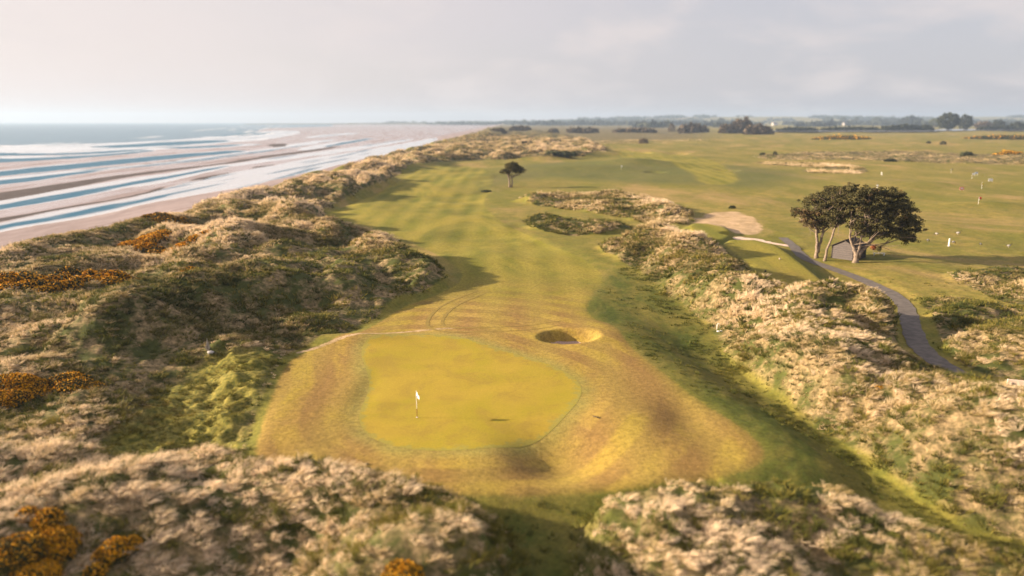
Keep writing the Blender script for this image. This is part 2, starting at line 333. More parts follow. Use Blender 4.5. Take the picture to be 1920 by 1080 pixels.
def ground_material():
    m, g, b = new_mat('grassland_turf', .9, .12)
    A = g.node('ShaderNodeSeparateColor'); g.link(g.attr('zone_a').outputs['Color'], A.inputs[0])
    B = g.node('ShaderNodeSeparateColor'); g.link(g.attr('zone_b').outputs['Color'], B.inputs[0])
    mown, straw, swale = A.outputs; lush_shade, bare, slope = B.outputs
    v = g.vec(); vs = g.vec((1.0, .45, 1))
    n1 = g.noise(vs, .055, 4, .6, .6); n2 = g.noise(v, .35, 5, .65); n3 = g.noise(v, 2.2, 5, .7); nf = g.noise(v, 9.0, 3, .7); nb = g.noise(v, .012, 3, .6)
    f1 = g.ramp(n1, .35, .65); f2 = g.ramp(n2, .33, .67); f3 = g.ramp(n3, .3, .7)
    # open grassland
    open_ = g.mix(f1, (.170, .152, .028), (.268, .202, .054))
    open_ = g.mix(g.math('MULTIPLY', f2, .65), open_, (.104, .118, .020))
    open_ = g.mix(g.ramp(g.noise(vs, .03, 6, .7, .8), .50, .66, 0, .75), open_, (.325, .220, .092))
    # mown turf
    gold = g.mix(f1, (.285, .205, .032), (.360, .240, .066))
    gold = g.mix(g.math('MULTIPLY', g.ramp(g.noise(vs, .12, 6, .7, .6), .42, .62), .75), gold, (.225, .135, .050))
    fairw = g.mix(f1, (.148, .148, .020), (.238, .200, .034))
    fairw = g.mix(g.ramp(g.noise(vs, .06, 6, .7, .8), .45, .62, 0, .7), fairw, (.098, .112, .017))
    rg = g.attr('ring').outputs['Fac']; rw = g.math('SINE', g.math('MULTIPLY', g.math('ADD', rg, g.math('MULTIPLY', n1, 2.0)), 1.7))
    gold = g.mix(g.math('MULTIPLY', g.ramp(rw, -.5, .5), g.ramp(rg, .8, 3.0, 0, .75)), gold, (.215, .130, .044))
    sep = g.node('ShaderNodeSeparateXYZ'); g.link(v, sep.inputs[0])
    dist = g.ramp(g.math('ADD', sep.outputs[1], g.math('MULTIPLY', n2, 26.0)), 88, 128)
    mo = g.mix(dist, gold, fairw)
    str_ = g.node('ShaderNodeTexWave', wave_type='BANDS', bands_direction='X'); g.link(v, str_.inputs[0])
    str_.inputs['Scale'].default_value = .055; str_.inputs['Distortion'].default_value = 3.0; str_.inputs['Detail'].default_value = 1; str_.inputs['Detail Scale'].default_value = .12
    mo = g.mix(g.math('MULTIPLY', str_.outputs['Fac'], .36), mo, (.320, .255, .050))
    mowedge = g.ramp(g.math('ADD', mown, g.math('MULTIPLY', g.math('SUBTRACT', n3, .5), .35)), .4, .6)
    c = g.mix(mowedge, open_, mo)
    # dead straw ground
    st = g.mix(f3, (.120, .095, .045), (.300, .215, .115))
    st = g.mix(g.ramp(n2, .40, .60), st, (.060, .068, .018))
    c = g.mix(g.ramp(g.math('ADD', straw, g.math('MULTIPLY', g.math('SUBTRACT', n2, .5), .5)), .3, .7), c, st)
    sl = g.mix(f3, (.082, .092, .016), (.235, .195, .040))
    c = g.mix(g.math('MULTIPLY', slope, .9), c, sl)
    sw = g.mix(g.ramp(g.noise(vs, .16, 6, .7, .6), .38, .62), (.056, .074, .012), (.135, .118, .026))
    c = g.mix(g.math('MULTIPLY', swale, .95), c, sw)
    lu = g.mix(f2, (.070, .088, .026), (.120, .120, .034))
    c = g.mix(lush_shade, c, lu)
    ba = g.mix(f2, (.48, .34, .21), (.33, .24, .13))
    c = g.mix(g.math('MULTIPLY', g.attr('fringe').outputs['Fac'], g.ramp(n2, .25, .75, .35, .85)), c, (.245, .220, .058))
    c = g.mix(g.ramp(g.math('ADD', bare, g.math('MULTIPLY', g.math('SUBTRACT', n3, .5), .7)), .35, .65), c, ba)  # bare ground, and the painted sunlit rim of the plateau
    # fine blade-scale mottling
    fine = g.ramp(g.math('ADD', g.math('MULTIPLY', g.noise(v, 5.0, 6, .8), .5), g.math('MULTIPLY', n3, .5)), .36, .64, .70, 1.25)
    c = g.mix(1.0, c, grey(g, fine), 'MULTIPLY')
    g.link(c, b.inputs['Base Color'])
    bp = g.node('ShaderNodeBump'); bp.inputs['Strength'].default_value = .55; bp.inputs['Distance'].default_value = .12
    hb = g.math('ADD', g.math('MULTIPLY', n3, .8), g.math('MULTIPLY', nf, .35))
    g.link(hb, bp.inputs['Height']); g.link(bp.outputs[0], b.inputs['Normal'])
    return m

def green_material():
    m, g, b = new_mat('putting_turf', .9, .12)
    v = g.vec(); rim = g.attr('rim').outputs['Fac']
    n1 = g.noise(v, .16, 4, .6, .5); n2 = g.noise(v, .9, 5, .65); nf = g.noise(v, 7, 3, .7)
    c = g.mix(g.ramp(n1, .35, .65), (.295, .235, .024), (.345, .250, .034))
    c = g.mix(g.ramp(g.noise(v, .3, 6, .7, .5), .45, .65, 0, .7), c, (.265, .185, .034))
    c = g.mix(g.math('MULTIPLY', g.ramp(g.math('ADD', rim, g.math('MULTIPLY', g.math('SUBTRACT', n2, .5), .3)), .945, .985), .7), c, (.240, .222, .056))
    c = g.mix(1.0, c, grey(g, g.ramp(nf, .3, .7, .9, 1.1)), 'MULTIPLY')
    g.link(c, b.inputs['Base Color'])
    bp = g.node('ShaderNodeBump'); bp.inputs['Strength'].default_value = .2; bp.inputs['Distance'].default_value = .05
    g.link(n2, bp.inputs['Height']); g.link(bp.outputs[0], b.inputs['Normal'])
    return m

def beach_material():
    m, g, b = new_mat('beach_sand', .75, .3)
    A = g.node('ShaderNodeSeparateColor'); g.link(g.attr('zone_a').outputs['Color'], A.inputs[0])
    dark, debris, dry = A.outputs
    vs = g.vec((1, .16, 1)); v = g.vec()
    n1 = g.noise(vs, .09, 5, .62, .3); n2 = g.noise(vs, .7, 5, .7); n3 = g.noise(v, 2.5, 4)
    c = g.mix(g.ramp(n1, .35, .65), (.235, .182, .180), (.315, .248, .245))
    c = g.mix(g.math('MULTIPLY', dry, .8), c, (.50, .405, .365))
    c = g.mix(g.math('MULTIPLY', g.ramp(g.math('ADD', dark, g.math('MULTIPLY', g.math('SUBTRACT', n2, .5), .5)), .3, .7), .9), c, (.060, .050, .047))
    c = g.mix(g.math('MULTIPLY', g.ramp(g.math('ADD', debris, g.math('MULTIPLY', g.math('SUBTRACT', n3, .5), 1.0)), .4, .7), .8), c, (.16, .105, .085))
    c = g.mix(1.0, c, grey(g, g.ramp(n2, .3, .7, .88, 1.12)), 'MULTIPLY')
    g.link(c, b.inputs['Base Color'])
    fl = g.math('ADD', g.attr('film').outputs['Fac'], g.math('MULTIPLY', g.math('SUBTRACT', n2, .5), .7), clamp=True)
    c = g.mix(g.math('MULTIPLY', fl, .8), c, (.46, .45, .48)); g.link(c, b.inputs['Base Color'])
    wt = g.math('MULTIPLY', g.attr('wetness').outputs['Fac'], g.math('SUBTRACT', 1.0, dark)); wf = g.math('MULTIPLY', wt, g.ramp(n1, .3, .6, .35, 1.0))
    g.link(g.ramp(wf, 0, 1, .75, .22), b.inputs['Roughness']); g.link(g.math('SUBTRACT', g.ramp(wf, 0, 1, .3, .42), g.math('MULTIPLY', dark, .25)), b.inputs['Specular IOR Level'])
    bp = g.node('ShaderNodeBump'); bp.inputs['Distance'].default_value = .1; g.link(g.ramp(wf, 0, 1, .3, .06), bp.inputs['Strength'])
    g.link(n2, bp.inputs['Height']); g.link(bp.outputs[0], b.inputs['Normal'])
    return m

def water_material(name, sea=False):
    m, g, b = new_mat(name, .06, .5)
    b.inputs['IOR'].default_value = 1.33
    rip = g.attr('ripple').outputs['Fac']; foam = g.attr('foam').outputs['Fac']
    n1 = g.noise(g.vec((1, .35, 1)), .8 if not sea else .12, 4, .6); n2 = g.noise(g.vec((1, .22, 1)), .07, 4, .6); n3 = g.noise(g.vec((1, .18, 1)), .35, 5, .7)
    if sea:
        c = g.mix(g.ramp(n2, .3, .7), (.100, .175, .260), (.140, .235, .325)); b.inputs['Roughness'].default_value = .42; b.inputs['Specular IOR Level'].default_value = .3
    else:
        rip = g.math('ADD', rip, g.math('MULTIPLY', g.math('SUBTRACT', n3, .5), .7), clamp=True)
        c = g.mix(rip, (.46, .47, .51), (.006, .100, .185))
        g.link(g.ramp(rip, 0, 1, .5, .13), b.inputs['Specular IOR Level']); g.link(g.ramp(rip, 0, 1, .10, .42), b.inputs['Roughness'])
    f = g.ramp(g.math('ADD', foam, g.math('MULTIPLY', g.math('SUBTRACT', n3, .5), .8)), .42, .72)
    c = g.mix(g.math('MULTIPLY', f, .9), c, (.76, .76, .78))
    g.link(c, b.inputs['Base Color'])
    bp = g.node('ShaderNodeBump'); bp.inputs['Distance'].default_value = .25 if not sea else .8
    if sea: bp.inputs['Strength'].default_value = .45
    else: g.link(g.ramp(rip, 0, 1, .0, .7), bp.inputs['Strength'])
    g.link(n1, bp.inputs['Height']); g.link(bp.outputs[0], b.inputs['Normal'])
    return m

def leaf_material(name, a, b_, trans=.25, tone=True):
    """foliage: colour varies from piece to piece and with the 'tone' stored on it"""
    m, g, b = new_mat(name, .8, .15)
    t = g.attr('tone').outputs['Fac']
    n = g.noise(g.vec(), 1.1, 3)
    f = g.math('ADD', t, g.math('MULTIPLY', g.math('SUBTRACT', n, .5), .5), clamp=True)
    g.link(g.mix(f, a, b_), b.inputs['Base Color'])
    return m

def tuft_material(name, stops):
    """grass blades: 'tone' of each tuft picks the colour, 'tip' (0 at the root) dries out the tips"""
    m, g, b = new_mat(name, .75, .2)
    tone = g.attr('tone', 'INSTANCER').outputs['Fac']; tip = g.attr('tip').outputs['Fac']
    oi = g.node('ShaderNodeObjectInfo')
    f = g.math('ADD', tone, g.math('MULTIPLY', g.math('SUBTRACT', oi.outputs['Random'], .5), .22))
    f = g.math('ADD', f, g.math('MULTIPLY', g.math('SUBTRACT', g.attr('lock').outputs['Fac'], .5), .42))
    f = g.math('ADD', f, g.math('MULTIPLY', g.math('SUBTRACT', tip, .5), .30), clamp=True)
    r = g.node('ShaderNodeValToRGB'); r.color_ramp.interpolation = 'LINEAR'
    el = r.color_ramp.elements
    el[0].position, el[0].color = stops[0][0], (*stops[0][1], 1)
    el[1].position, el[1].color = stops[-1][0], (*stops[-1][1], 1)
    for p, c in stops[1:-1]:
        e = el.new(p); e.color = (*c, 1)
    g.link(f, r.inputs[0]); g.link(r.outputs[0], b.inputs['Base Color'])
    tr = g.node('ShaderNodeBsdfTranslucent'); g.link(r.outputs[0], tr.inputs[0])
    mx = g.node('ShaderNodeMixShader'); mx.inputs[0].default_value = .22
    g.link(b.outputs[0], mx.inputs[1]); g.link(tr.outputs[0], mx.inputs[2])
    g.link(mx.outputs[0], g.n['Material Output'].inputs[0])
    return m

# ------------------------------------------------------------------ object helpers
def tag(o, label=None, cat=None, group=None, kind=None):
    if label: o['label'] = label
    if cat: o['category'] = cat
    if group: o['group'] = group
    if kind: o['kind'] = kind
    return o
def empty(name, loc, rz=0.0):
    o = bpy.data.objects.new(name, None); COL.objects.link(o); o.location = loc; o.rotation_euler = (0, 0, rz); o.empty_display_size = .3
    return o
def mesh_np(name, V, F, mat=None, parent=None, smooth=False, attrs=None, link=True):
    """V (n,3), F (m,k) int array of equal-sided faces"""
    V = np.ascontiguousarray(V, np.float32); F = np.ascontiguousarray(F, np.int32)
    me = bpy.data.meshes.new(name); k = F.shape[1]
    me.vertices.add(len(V)); me.vertices.foreach_set('co', V.ravel())
    me.loops.add(F.size); me.loops.foreach_set('vertex_index', F.ravel())
    me.polygons.add(len(F)); me.polygons.foreach_set('loop_start', np.arange(0, F.size, k, dtype=np.int32))
    if smooth: me.polygons.foreach_set('use_smooth', np.ones(len(F), bool))
    me.update(calc_edges=True)
    for nm, (typ, dat) in (attrs or {}).items():
        a = me.attributes.new(nm, typ, 'POINT')
        a.data.foreach_set('color' if typ == 'FLOAT_COLOR' else 'vector' if typ == 'FLOAT_VECTOR' else 'value', np.ascontiguousarray(dat, np.int32 if typ == 'INT' else np.float32).ravel())
    if mat: me.materials.append(mat)
    o = bpy.data.objects.new(name, me)
    if link: COL.objects.link(o)
    if parent: o.parent = parent
    return o
class MB:
    """collects simple solids into one mesh"""
    def __init__(s): s.v = []; s.f = []; s.n = 0
    def add(s, V, F):
        s.v += [tuple(p) for p in V]; s.f += [tuple(i + s.n for i in f) for f in F]; s.n += len(V)
    def box(s, x0, x1, y0, y1, z0, z1):
        s.add([(x0,y0,z0),(x1,y0,z0),(x1,y1,z0),(x0,y1,z0),(x0,y0,z1),(x1,y0,z1),(x1,y1,z1),(x0,y1,z1)],
              [(0,3,2,1),(4,5,6,7),(0,1,5,4),(1,2,6,5),(2,3,7,6),(3,0,4,7)])
    def tube(s, pts, rad, n=8, cap=True):
        pts = [np.array(p, float) for p in pts]; rings = []
        for i, p in enumerate(pts):
            d = pts[min(i + 1, len(pts) - 1)] - pts[max(i - 1, 0)]; d /= (np.linalg.norm(d) + 1e-9)
            a = np.cross(d, (0, 0, 1.0)) if abs(d[2]) < .9 else np.cross(d, (1.0, 0, 0)); a /= np.linalg.norm(a); b = np.cross(d, a)
            r = rad[i] if hasattr(rad, '__len__') else rad
            rings.append([p + r * (cos(2 * pi * k / n) * a + sin(2 * pi * k / n) * b) for k in range(n)])
        V = [q for r in rings for q in r]; F = []
        for i in range(len(pts) - 1):
            for k in range(n):
                F.append((i * n + k, i * n + (k + 1) % n, (i + 1) * n + (k + 1) % n, (i + 1) * n + k))
        if cap: F.append(tuple(range(n - 1, -1, -1))); F.append(tuple((len(pts) - 1) * n + k for k in range(n)))
        s.add(V, F)
    def blob(s, c, r, seg=10, rings=7, jit=0.0, seed=0):
        V = []; F = []; rr = random.Random(seed)
        for i in range(rings + 1):
            th = pi * i / rings
            for k in range(seg):
                ph = 2 * pi * k / seg; j = 1 + jit * (rr.random() - .5)
                V.append((c[0] + r[0] * sin(th) * cos(ph) * j, c[1] + r[1] * sin(th) * sin(ph) * j, c[2] + r[2] * cos(th) * j))
        for i in range(rings):
            for k in range(seg): F.append((i * seg + k, (i + 1) * seg + k, (i + 1) * seg + (k + 1) % seg, i * seg + (k + 1) % seg))
        s.add(V, F)
    def build(s, name, mat, parent=None, smooth=False, bevel=0.0):
        me = bpy.data.meshes.new(name); me.from_pydata(s.v, [], s.f); me.validate(); me.update()
        bm = bmesh.new(); bm.from_mesh(me); bmesh.ops.remove_doubles(bm, verts=bm.verts, dist=1e-5); bmesh.ops.recalc_face_normals(bm, faces=bm.faces)
        if bevel: bmesh.ops.bevel(bm, geom=bm.edges[:], offset=bevel, segments=1, affect='EDGES')
        bm.to_mesh(me); bm.free()
        if smooth: me.polygons.foreach_set('use_smooth', [True] * len(me.polygons))
        me.materials.append(mat); o = bpy.data.objects.new(name, me); COL.objects.link(o)
        if parent: o.parent = parent
        return o
# ------------------------------------------------------------------ split the terrain into ground, beach, tidal water and sea
def Pb(pts): a = smooth_poly(pts, True, 1); return P(a[:, 0] / 3.0, 180 + a[:, 1] / 3.0, BEACH_Z - .2)   # outlines read off a 3x enlargement
flat = GY > 20
wob = np.clip(GY / 260, .3, 3.0)
bx = GX + wob * 3.0 * (fbm(GX / 6, GY / 30, 201, 3) - .5); by = GY + wob * 10 * (fbm(GX / 10, GY / 40, 202, 3) - .5)
def zone(pts, soft=1.0):
    w = Pb(pts); return ss(-soft, soft, sdf(w, bx, by, 12.0))
SMOOTHW = [
 [(-900,1010),(-900,930),(0,718),(350,640),(640,598),(950,515),(1300,432),(1330,428),(1560,387),(1750,350),(1960,318),(2300,262),(2420,235),(2480,238),(2300,300),(1960,372),(1700,440),(1500,482),(1300,527),(1100,557),(850,600),(600,660),(400,700),(150,735),(-300,830)],
 [(-900,790),(-900,740),(0,592),(250,547),(600,484),(900,440),(1200,395),(1500,352),(1960,290),(2300,240),(2330,246),(1960,312),(1500,372),(1330,390),(1150,430),(950,483),(870,495),(640,527),(300,597),(0,642),(-400,720)],
 [(-900,600),(-900,560),(0,460),(300,424),(640,400),(900,375),(1200,335),(1500,297),(1640,276),(1640,288),(1500,312),(1200,356),(900,391),(700,405),(600,411),(300,466),(0,502)],
 [(-500,500),(-500,470),(0,420),(200,398),(500,371),(800,344),(1100,319),(1350,302),(1410,311),(1200,331),(900,361),(640,386),(400,411),(0,452)],
 [(-500,395),(-500,345),(0,341),(400,335),(700,312),(860,300),(872,311),(780,321),(500,346),(250,362),(0,374)],
 [(-500,340),(-500,312),(0,318),(400,318),(740,297),(1000,288),(900,303),(700,314),(400,332),(0,338)],
 [(450,290),(700,272),(900,259),(1250,246),(1320,255),(1000,276),(700,292)],
 [(880,292),(1150,279),(1400,268),(1500,272),(1250,291),(1000,298)],
 [(-900,335),(-900,285),(0,273),(700,259),(1200,225),(1500,194),(1720,196),(1560,240),(1300,262),(1000,286),(740,296),(400,317),(0,319)],
 [(1150,228),(1300,214),(1450,202),(1560,210),(1320,226)],
 [(1650,300),(1800,270),(1960,250),(2080,236),(2100,240),(1960,268),(1800,292),(1700,310)],
 [(1560,282),(1720,258),(1850,244),(1900,248),(1750,272),(1640,292)],
 [(1960,420),(2140,378),(2240,350),(2250,358),(2150,392),(1990,432)],
 [(1700,232),(1850,214),(2000,206),(2020,211),(1860,226),(1740,238)],
]
RIPPLE = [
 [(-900,990),(-900,950),(0,726),(350,665),(640,605),(720,600),(950,545),(1000,552),(720,618),(560,650),(400,682),(0,748)],
 [(-900,790),(-900,755),(0,615),(300,556),(600,511),(900,456),(1200,404),(1330,386),(1220,410),(900,471),(640,524),(300,594),(0,642)],
 [(-900,600),(-900,580),(0,474),(300,442),(560,415),(620,408),(300,466),(0,502)],
 [(620,408),(900,388),(1200,352),(1500,307),(1640,284),(1640,290),(1500,314),(1200,358),(900,393),(700,407)],
 [(-500,500),(-500,470),(0,424),(200,402),(500,375),(800,346),(1100,321),(1350,304),(1410,311),(1200,331),(900,361),(640,386),(400,411),(0,452)],
 [(-500,395),(-500,350),(0,352),(300,348),(700,320),(860,301),(872,311),(780,321),(500,346),(250,362),(0,374)],
 [(-500,337),(-500,316),(0,323),(400,323),(740,301),(860,299),(700,314),(400,332),(0,338)],
 [(450,288),(700,274),(900,261),(1250,247),(1320,255),(1000,276),(700,290)],
 [(880,292),(1150,281),(1400,270),(1300,284),(1000,297)],
 [(1150,228),(1300,214),(1450,202),(1560,210),(1320,226)],
 [(1800,290),(1960,255),(2080,237),(2100,240),(1960,268),(1850,285)],
]
DARKS = [
 [(-900,770),(-900,680),(0,546),(300,501),(700,441),(1000,406),(1200,386),(1500,336),(1850,288),(1920,284),(1850,300),(1500,347),(1250,386),(1000,417),(700,457),(300,541),(0,592)],
 [(-900,900),(-900,840),(0,690),(350,630),(700,572),(900,515),(945,513),(870,541),(700,577),(350,641),(0,711)],
 [(1400,403),(1540,385),(1550,390),(1420,414)], [(1150,455),(1310,428),(1320,432),(1200,464),(1060,478)],
 [(620,404),(1200,338),(1210,342),(640,408)], [(1520,268),(1620,270),(1600,285),(1500,290)], [(1680,268),(1740,262),(1745,272),(1690,278)],
]
SEA = [(-3000,300),(-900,290),(0,276),(300,271),(700,262),(1000,245),(1200,226),(1400,206),(1515,178),(1600,160),(1700,146),(-3000,141)]
DEBRIS = [(-900,1130),(0,845),(130,822),(250,797),(430,755),(600,718),(800,682),(1000,640),(1250,590)]

isb = (MM['s'] < 4) & flat
water = np.zeros(GX.shape, np.float32); rip = water.copy(); dark = water.copy()
for z in SMOOTHW: water = np.maximum(water, zone(z, 2.6))
for z in RIPPLE: rip = np.maximum(rip, zone(z, 1.6))
for z in DARKS: dark = np.maximum(dark, zone(z, 1.5))
sea = ss(-3, 3, sdf(P(np.array([p[0] for p in SEA]) / 3., 180 + np.array([p[1] for p in SEA]) / 3., BEACH_Z - .2), bx, by, 12.0))
sea = np.where((GX < -1000) & (GY > 1500) & (GX / GY < -.24), 1.0, sea)
sd_ = sdf(P(np.array([p[0] for p in SEA]) / 3., 180 + np.array([p[1] for p in SEA]) / 3., BEACH_Z - .2), bx, by, 700.0)
foam = np.zeros(GX.shape, np.float32)
for k, (d0, wd) in enumerate(((6, 7), (-28, 7), (-70, 9), (42, 6), (95, 9), (170, 9), (-120, 8))):
    foam = np.maximum(foam, np.exp(-((sd_ + 26 * (fbm(GX / 60, GY / 500, 220 + k, 2) - .5) - d0) / wd) ** 2) * ss(.38, .6, fbm(GX / 90, GY / 700, 240 + k, 2)))
edge = np.clip(1 - np.abs(water - .42) / .25, 0, 1) * ss(.45, .6, fbm(GX / 14, GY / 90, 231, 2)) * (water > .3); foam = np.maximum(foam, edge * .8)
rip = np.maximum(rip, (water > .45) * .75 * ss(.60, .70, fbm(GX / 7, GY / 130, 261, 3)))
# mid-distance swash lines out where the water meets the flats
dw = P(np.array([p[0] for p in DEBRIS]) / 3., 180 + np.array([p[1] for p in DEBRIS]) / 3., BEACH_Z)
debris = ss(.8, .25, line_dist(smooth_poly(dw, False, 2), bx, by))
wetness = np.clip(ss(-48, -75, MM['s'] + 6 * (fbm(GX / 8, GY / 40, 208, 2) - .5)), 0, 1)
dry = ss(-26, -8, MM['s'] + 5 * (fbm(GX / 5, GY / 25, 207, 2) - .5))

onb = (MM['shore'] < .02)
cls = np.zeros(GX.shape, np.int8)                      # 0 ground, 1 beach, 2 tidal water, 3 sea
cls[onb] = 1; cls[onb & (water > .5)] = 2; cls[onb & (sea > .5)] = 3
Zt = Hh.copy()
Zt[cls >= 2] = BEACH_Z - .2 - .0012 * np.clip(-MM['s'][cls >= 2], 0, 400) * 0 - .0
Zt[cls == 1] = np.maximum(Zt[cls == 1], BEACH_Z - .2 + .02)
Zt[(cls == 3)] = BEACH_Z - .2
Hh = Zt
i0 = (np.arange(NR - 1)[:, None] * NC + np.arange(NC - 1)[None, :])
quads = np.stack([i0, i0 + 1, i0 + NC + 1, i0 + NC], -1).reshape(-1, 4)
qc = cls[:-1, :-1].ravel()
V = np.stack([GX, GY, Zt], -1).reshape(-1, 3)
tow = lambda *a: np.stack([np.asarray(k, np.float32).ravel() for k in a] + [np.ones(GX.size, np.float32)], -1)
M = MM
straw = np.maximum.reduce([ss(-1.2, 1.6, M['d_left']), ss(-1.2, 1.6, M['d_right']), ss(-1, 1.6, M['d_rb']), ss(-1, 1.6, M['d_rc']), ss(-1, 3, M['d_mid']) * .75, ss(-1, 1.5, M['d_front']),
                           ss(-8, 8, M['d_fars']) * .9, ss(-4, 3, M['d_farw']), ss(500, 1100, GY) * (.62 + .5 * fbm(GX / 150, GY / 300, 301, 2)) * ss(.45, .1, GX / GY)])
straw = straw * (1 - M['mown']) * (1 - .8 * M['path'])
lush_shade = np.maximum(ss(-14, 12, M['d_lush']) * .8, 0) * (1 - ss(-2, 2, M['d_fg']))  # soft-edged cloud shadow put into the turf colour
lush_shade = np.maximum(lush_shade, ss(.98, 1.1, np.sqrt(((GX - P(1066,634)[0]) / 3.6) ** 2 + ((GY - P(1066,634)[1]) / 3.1) ** 2)) * 0)
lush_shade = np.maximum(lush_shade, .55 * ss(3.2, .6, np.abs(M['d_teeb'] + 1.3)) * (1 - ss(-.3, .2, M['d_teeb'])))
fringe = np.zeros(GX.shape, np.float32)
lit_lip = smooth_poly(P(*np.array([(560,662),(640,645),(720,630),(800,620),(850,617)], float).T, 0), False, 2)
bare = np.maximum(.62 * ss(.75, .1, line_dist(lit_lip, GX, GY)), 0 * GX)  # sunlit dry grass on the plateau rim, its highlight painted as a pale streak
bare = np.maximum(bare, ss(-4, 2.0, M['d_bare']))
slope = np.maximum(ss(-1, 2, M['d_slope']), 0) * (1 - M['mown'])
mownv = np.maximum(M['mown'], np.maximum(ss(-.5, .3, M['d_teea']), ss(-.5, .3, M['d_teeb']))); mownv = np.maximum(mownv, ss(-3, 3, M['d_fg']) * .9)
za = tow(mownv, straw, M['swale'] * (1 - M['mown'])); zb = tow(lush_shade, bare, slope)
# the dark bank of the left dunes carries green moss grass rather than straw
def take(name, k, mat, attrs, smooth=True):
    q = quads[qc == k]
    used, inv = np.unique(q, return_inverse=True)
    return mesh_np(name, V[used], inv.reshape(-1, 4), mat, None, smooth, {n: (t, d[used]) for n, (t, d) in attrs.items()})
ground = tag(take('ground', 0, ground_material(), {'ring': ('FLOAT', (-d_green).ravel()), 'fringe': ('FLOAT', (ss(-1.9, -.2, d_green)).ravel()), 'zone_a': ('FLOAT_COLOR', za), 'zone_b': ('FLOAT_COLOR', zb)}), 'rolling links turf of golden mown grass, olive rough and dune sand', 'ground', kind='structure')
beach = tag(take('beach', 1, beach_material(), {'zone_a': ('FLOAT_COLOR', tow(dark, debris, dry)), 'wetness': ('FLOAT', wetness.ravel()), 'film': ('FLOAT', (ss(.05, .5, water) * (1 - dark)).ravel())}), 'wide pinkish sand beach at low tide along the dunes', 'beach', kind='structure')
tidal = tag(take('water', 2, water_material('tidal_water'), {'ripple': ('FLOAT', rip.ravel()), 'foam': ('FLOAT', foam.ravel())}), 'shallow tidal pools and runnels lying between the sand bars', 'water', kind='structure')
seao = tag(take('sea', 3, water_material('sea_water', True), {'foam': ('FLOAT', foam.ravel())}), 'calm pale blue sea out to the horizon', 'sea', kind='structure')

# ------------------------------------------------------------------ draped sheets: putting green, bunker sand, path, sandy track
def fan(name, outline, mat, lift, rings=26, zfun=None, attr='rim'):
    b = np.asarray(outline); c = b.mean(0); n = len(b); Vv = [c]; at_ = [0.0]
    for r in range(1, rings + 1):
        f = r / rings
        for p in b: Vv.append(c + (p - c) * f); at_.append(f)
    Vv = np.array(Vv); z = hz(Vv[:, 0], Vv[:, 1]) + lift if zfun is None else zfun(Vv)
    F = [(0, 1 + k, 1 + (k + 1) % n) for k in range(n)]; me = bpy.data.meshes.new(name)
    for r in range(rings - 1):
        o = 1 + r * n
        for k in range(n): F.append((o + k, o + n + k, o + n + (k + 1) % n, o + (k + 1) % n))
    me.from_pydata([(a[0], a[1], h) for a, h in zip(Vv, z)], [], F); me.update()
    me.polygons.foreach_set('use_smooth', [True] * len(F))
    a = me.attributes.new(attr, 'FLOAT', 'POINT'); a.data.foreach_set('value', np.array(at_, np.float32))
    me.materials.append(mat); o = bpy.data.objects.new(name, me); COL.objects.link(o); return o
gp = smooth_poly(GREEN_PX, True, 3); gw = P(gp[:, 0], gp[:, 1], 0)
tag(fan('putting_green', gw, green_material(), .012, 48), 'closely mown golden putting green with a pale fringe around the white flag', 'putting green', kind='structure')

def ribbon(name, line, half, mat, lift, nx=6, step=.5, edge=0.0, kind='structure', seed=0):
    d = np.r_[0, np.cumsum(np.linalg.norm(np.diff(line, axis=0), axis=1))]; n = int(d[-1] / step) + 2
    t = np.linspace(0, d[-1], n); c = np.stack([np.interp(t, d, line[:, 0]), np.interp(t, d, line[:, 1])], 1)
    tg = np.gradient(c, axis=0); tg /= np.linalg.norm(tg, axis=1)[:, None] + 1e-9; nm = np.stack([-tg[:, 1], tg[:, 0]], 1)
    hw = (np.interp(t, d, np.linspace(0, d[-1], len(half))[:] , half) if False else np.interp(t / d[-1], np.linspace(0, 1, len(half)), half))
    Vv = []
    for k in range(nx + 1):
        u = -1 + 2 * k / nx
        wig = edge * (vnoise(t * 1.3, t * 0 + k // nx, 400 + seed + (0 if k else 7)) - .5) if k in (0, nx) else 0
        Vv.append(c + nm * (u * (hw + wig))[:, None])
    Vv = np.stack(Vv, 1); z = hz(Vv[..., 0].ravel(), Vv[..., 1].ravel()).reshape(Vv.shape[:2]) + lift
    W = np.concatenate([Vv, z[..., None]], -1).reshape(-1, 3)
    i = (np.arange(n - 1)[:, None] * (nx + 1) + np.arange(nx)[None, :]); F = np.stack([i, i + 1, i + nx + 2, i + nx + 1], -1).reshape(-1, 4)
    o = mesh_np(name, W, F, mat, None, True); return o
asph = plain('worn_asphalt', (.120, .104, .094), .85, .22, 1.2)
tag(ribbon('path', PATH_W, [.9, .95, 1.0, 1.05, 1.05, 1.05, 1.05], asph, .05, edge=.25), 'narrow grey tarmac path curving past the pines into the dunes', 'path', kind='structure')
sandm = plain('track_sand', (.60, .45, .36), .9, .2, 2.0)
tag(ribbon('track', SAND_W, [1.9, 1.8, 1.0, .75, .7], sandm, .045, edge=.5, seed=3), 'short pale sandy track from the tees to the tarmac path', 'track', kind='structure')
bc = P(1066, 634); th = np.linspace(0, 2 * pi, 60, endpoint=False)
bo = np.stack([bc[0] + 3.3 * .76 * np.cos(th), bc[1] + 2.35 * .76 * np.sin(th)], 1)
tag(fan('bunker_sand', bo, plain('bunker_sand', (.40, .28, .235), .95, .15, 4.0), .05, 14), 'sand floor of the round pot bunker behind the green', 'bunker', kind='structure')
trk = plain('tyre_flattened_turf', (.225, .160, .032), .9, .15, 3.0)
tl = smooth_poly(P(*np.array([(905,545),(880,556),(850,570),(828,585),(816,600),(814,612),(828,619),(860,622),(920,621),(1000,617),(1060,608)], float).T, 0), False, 2)
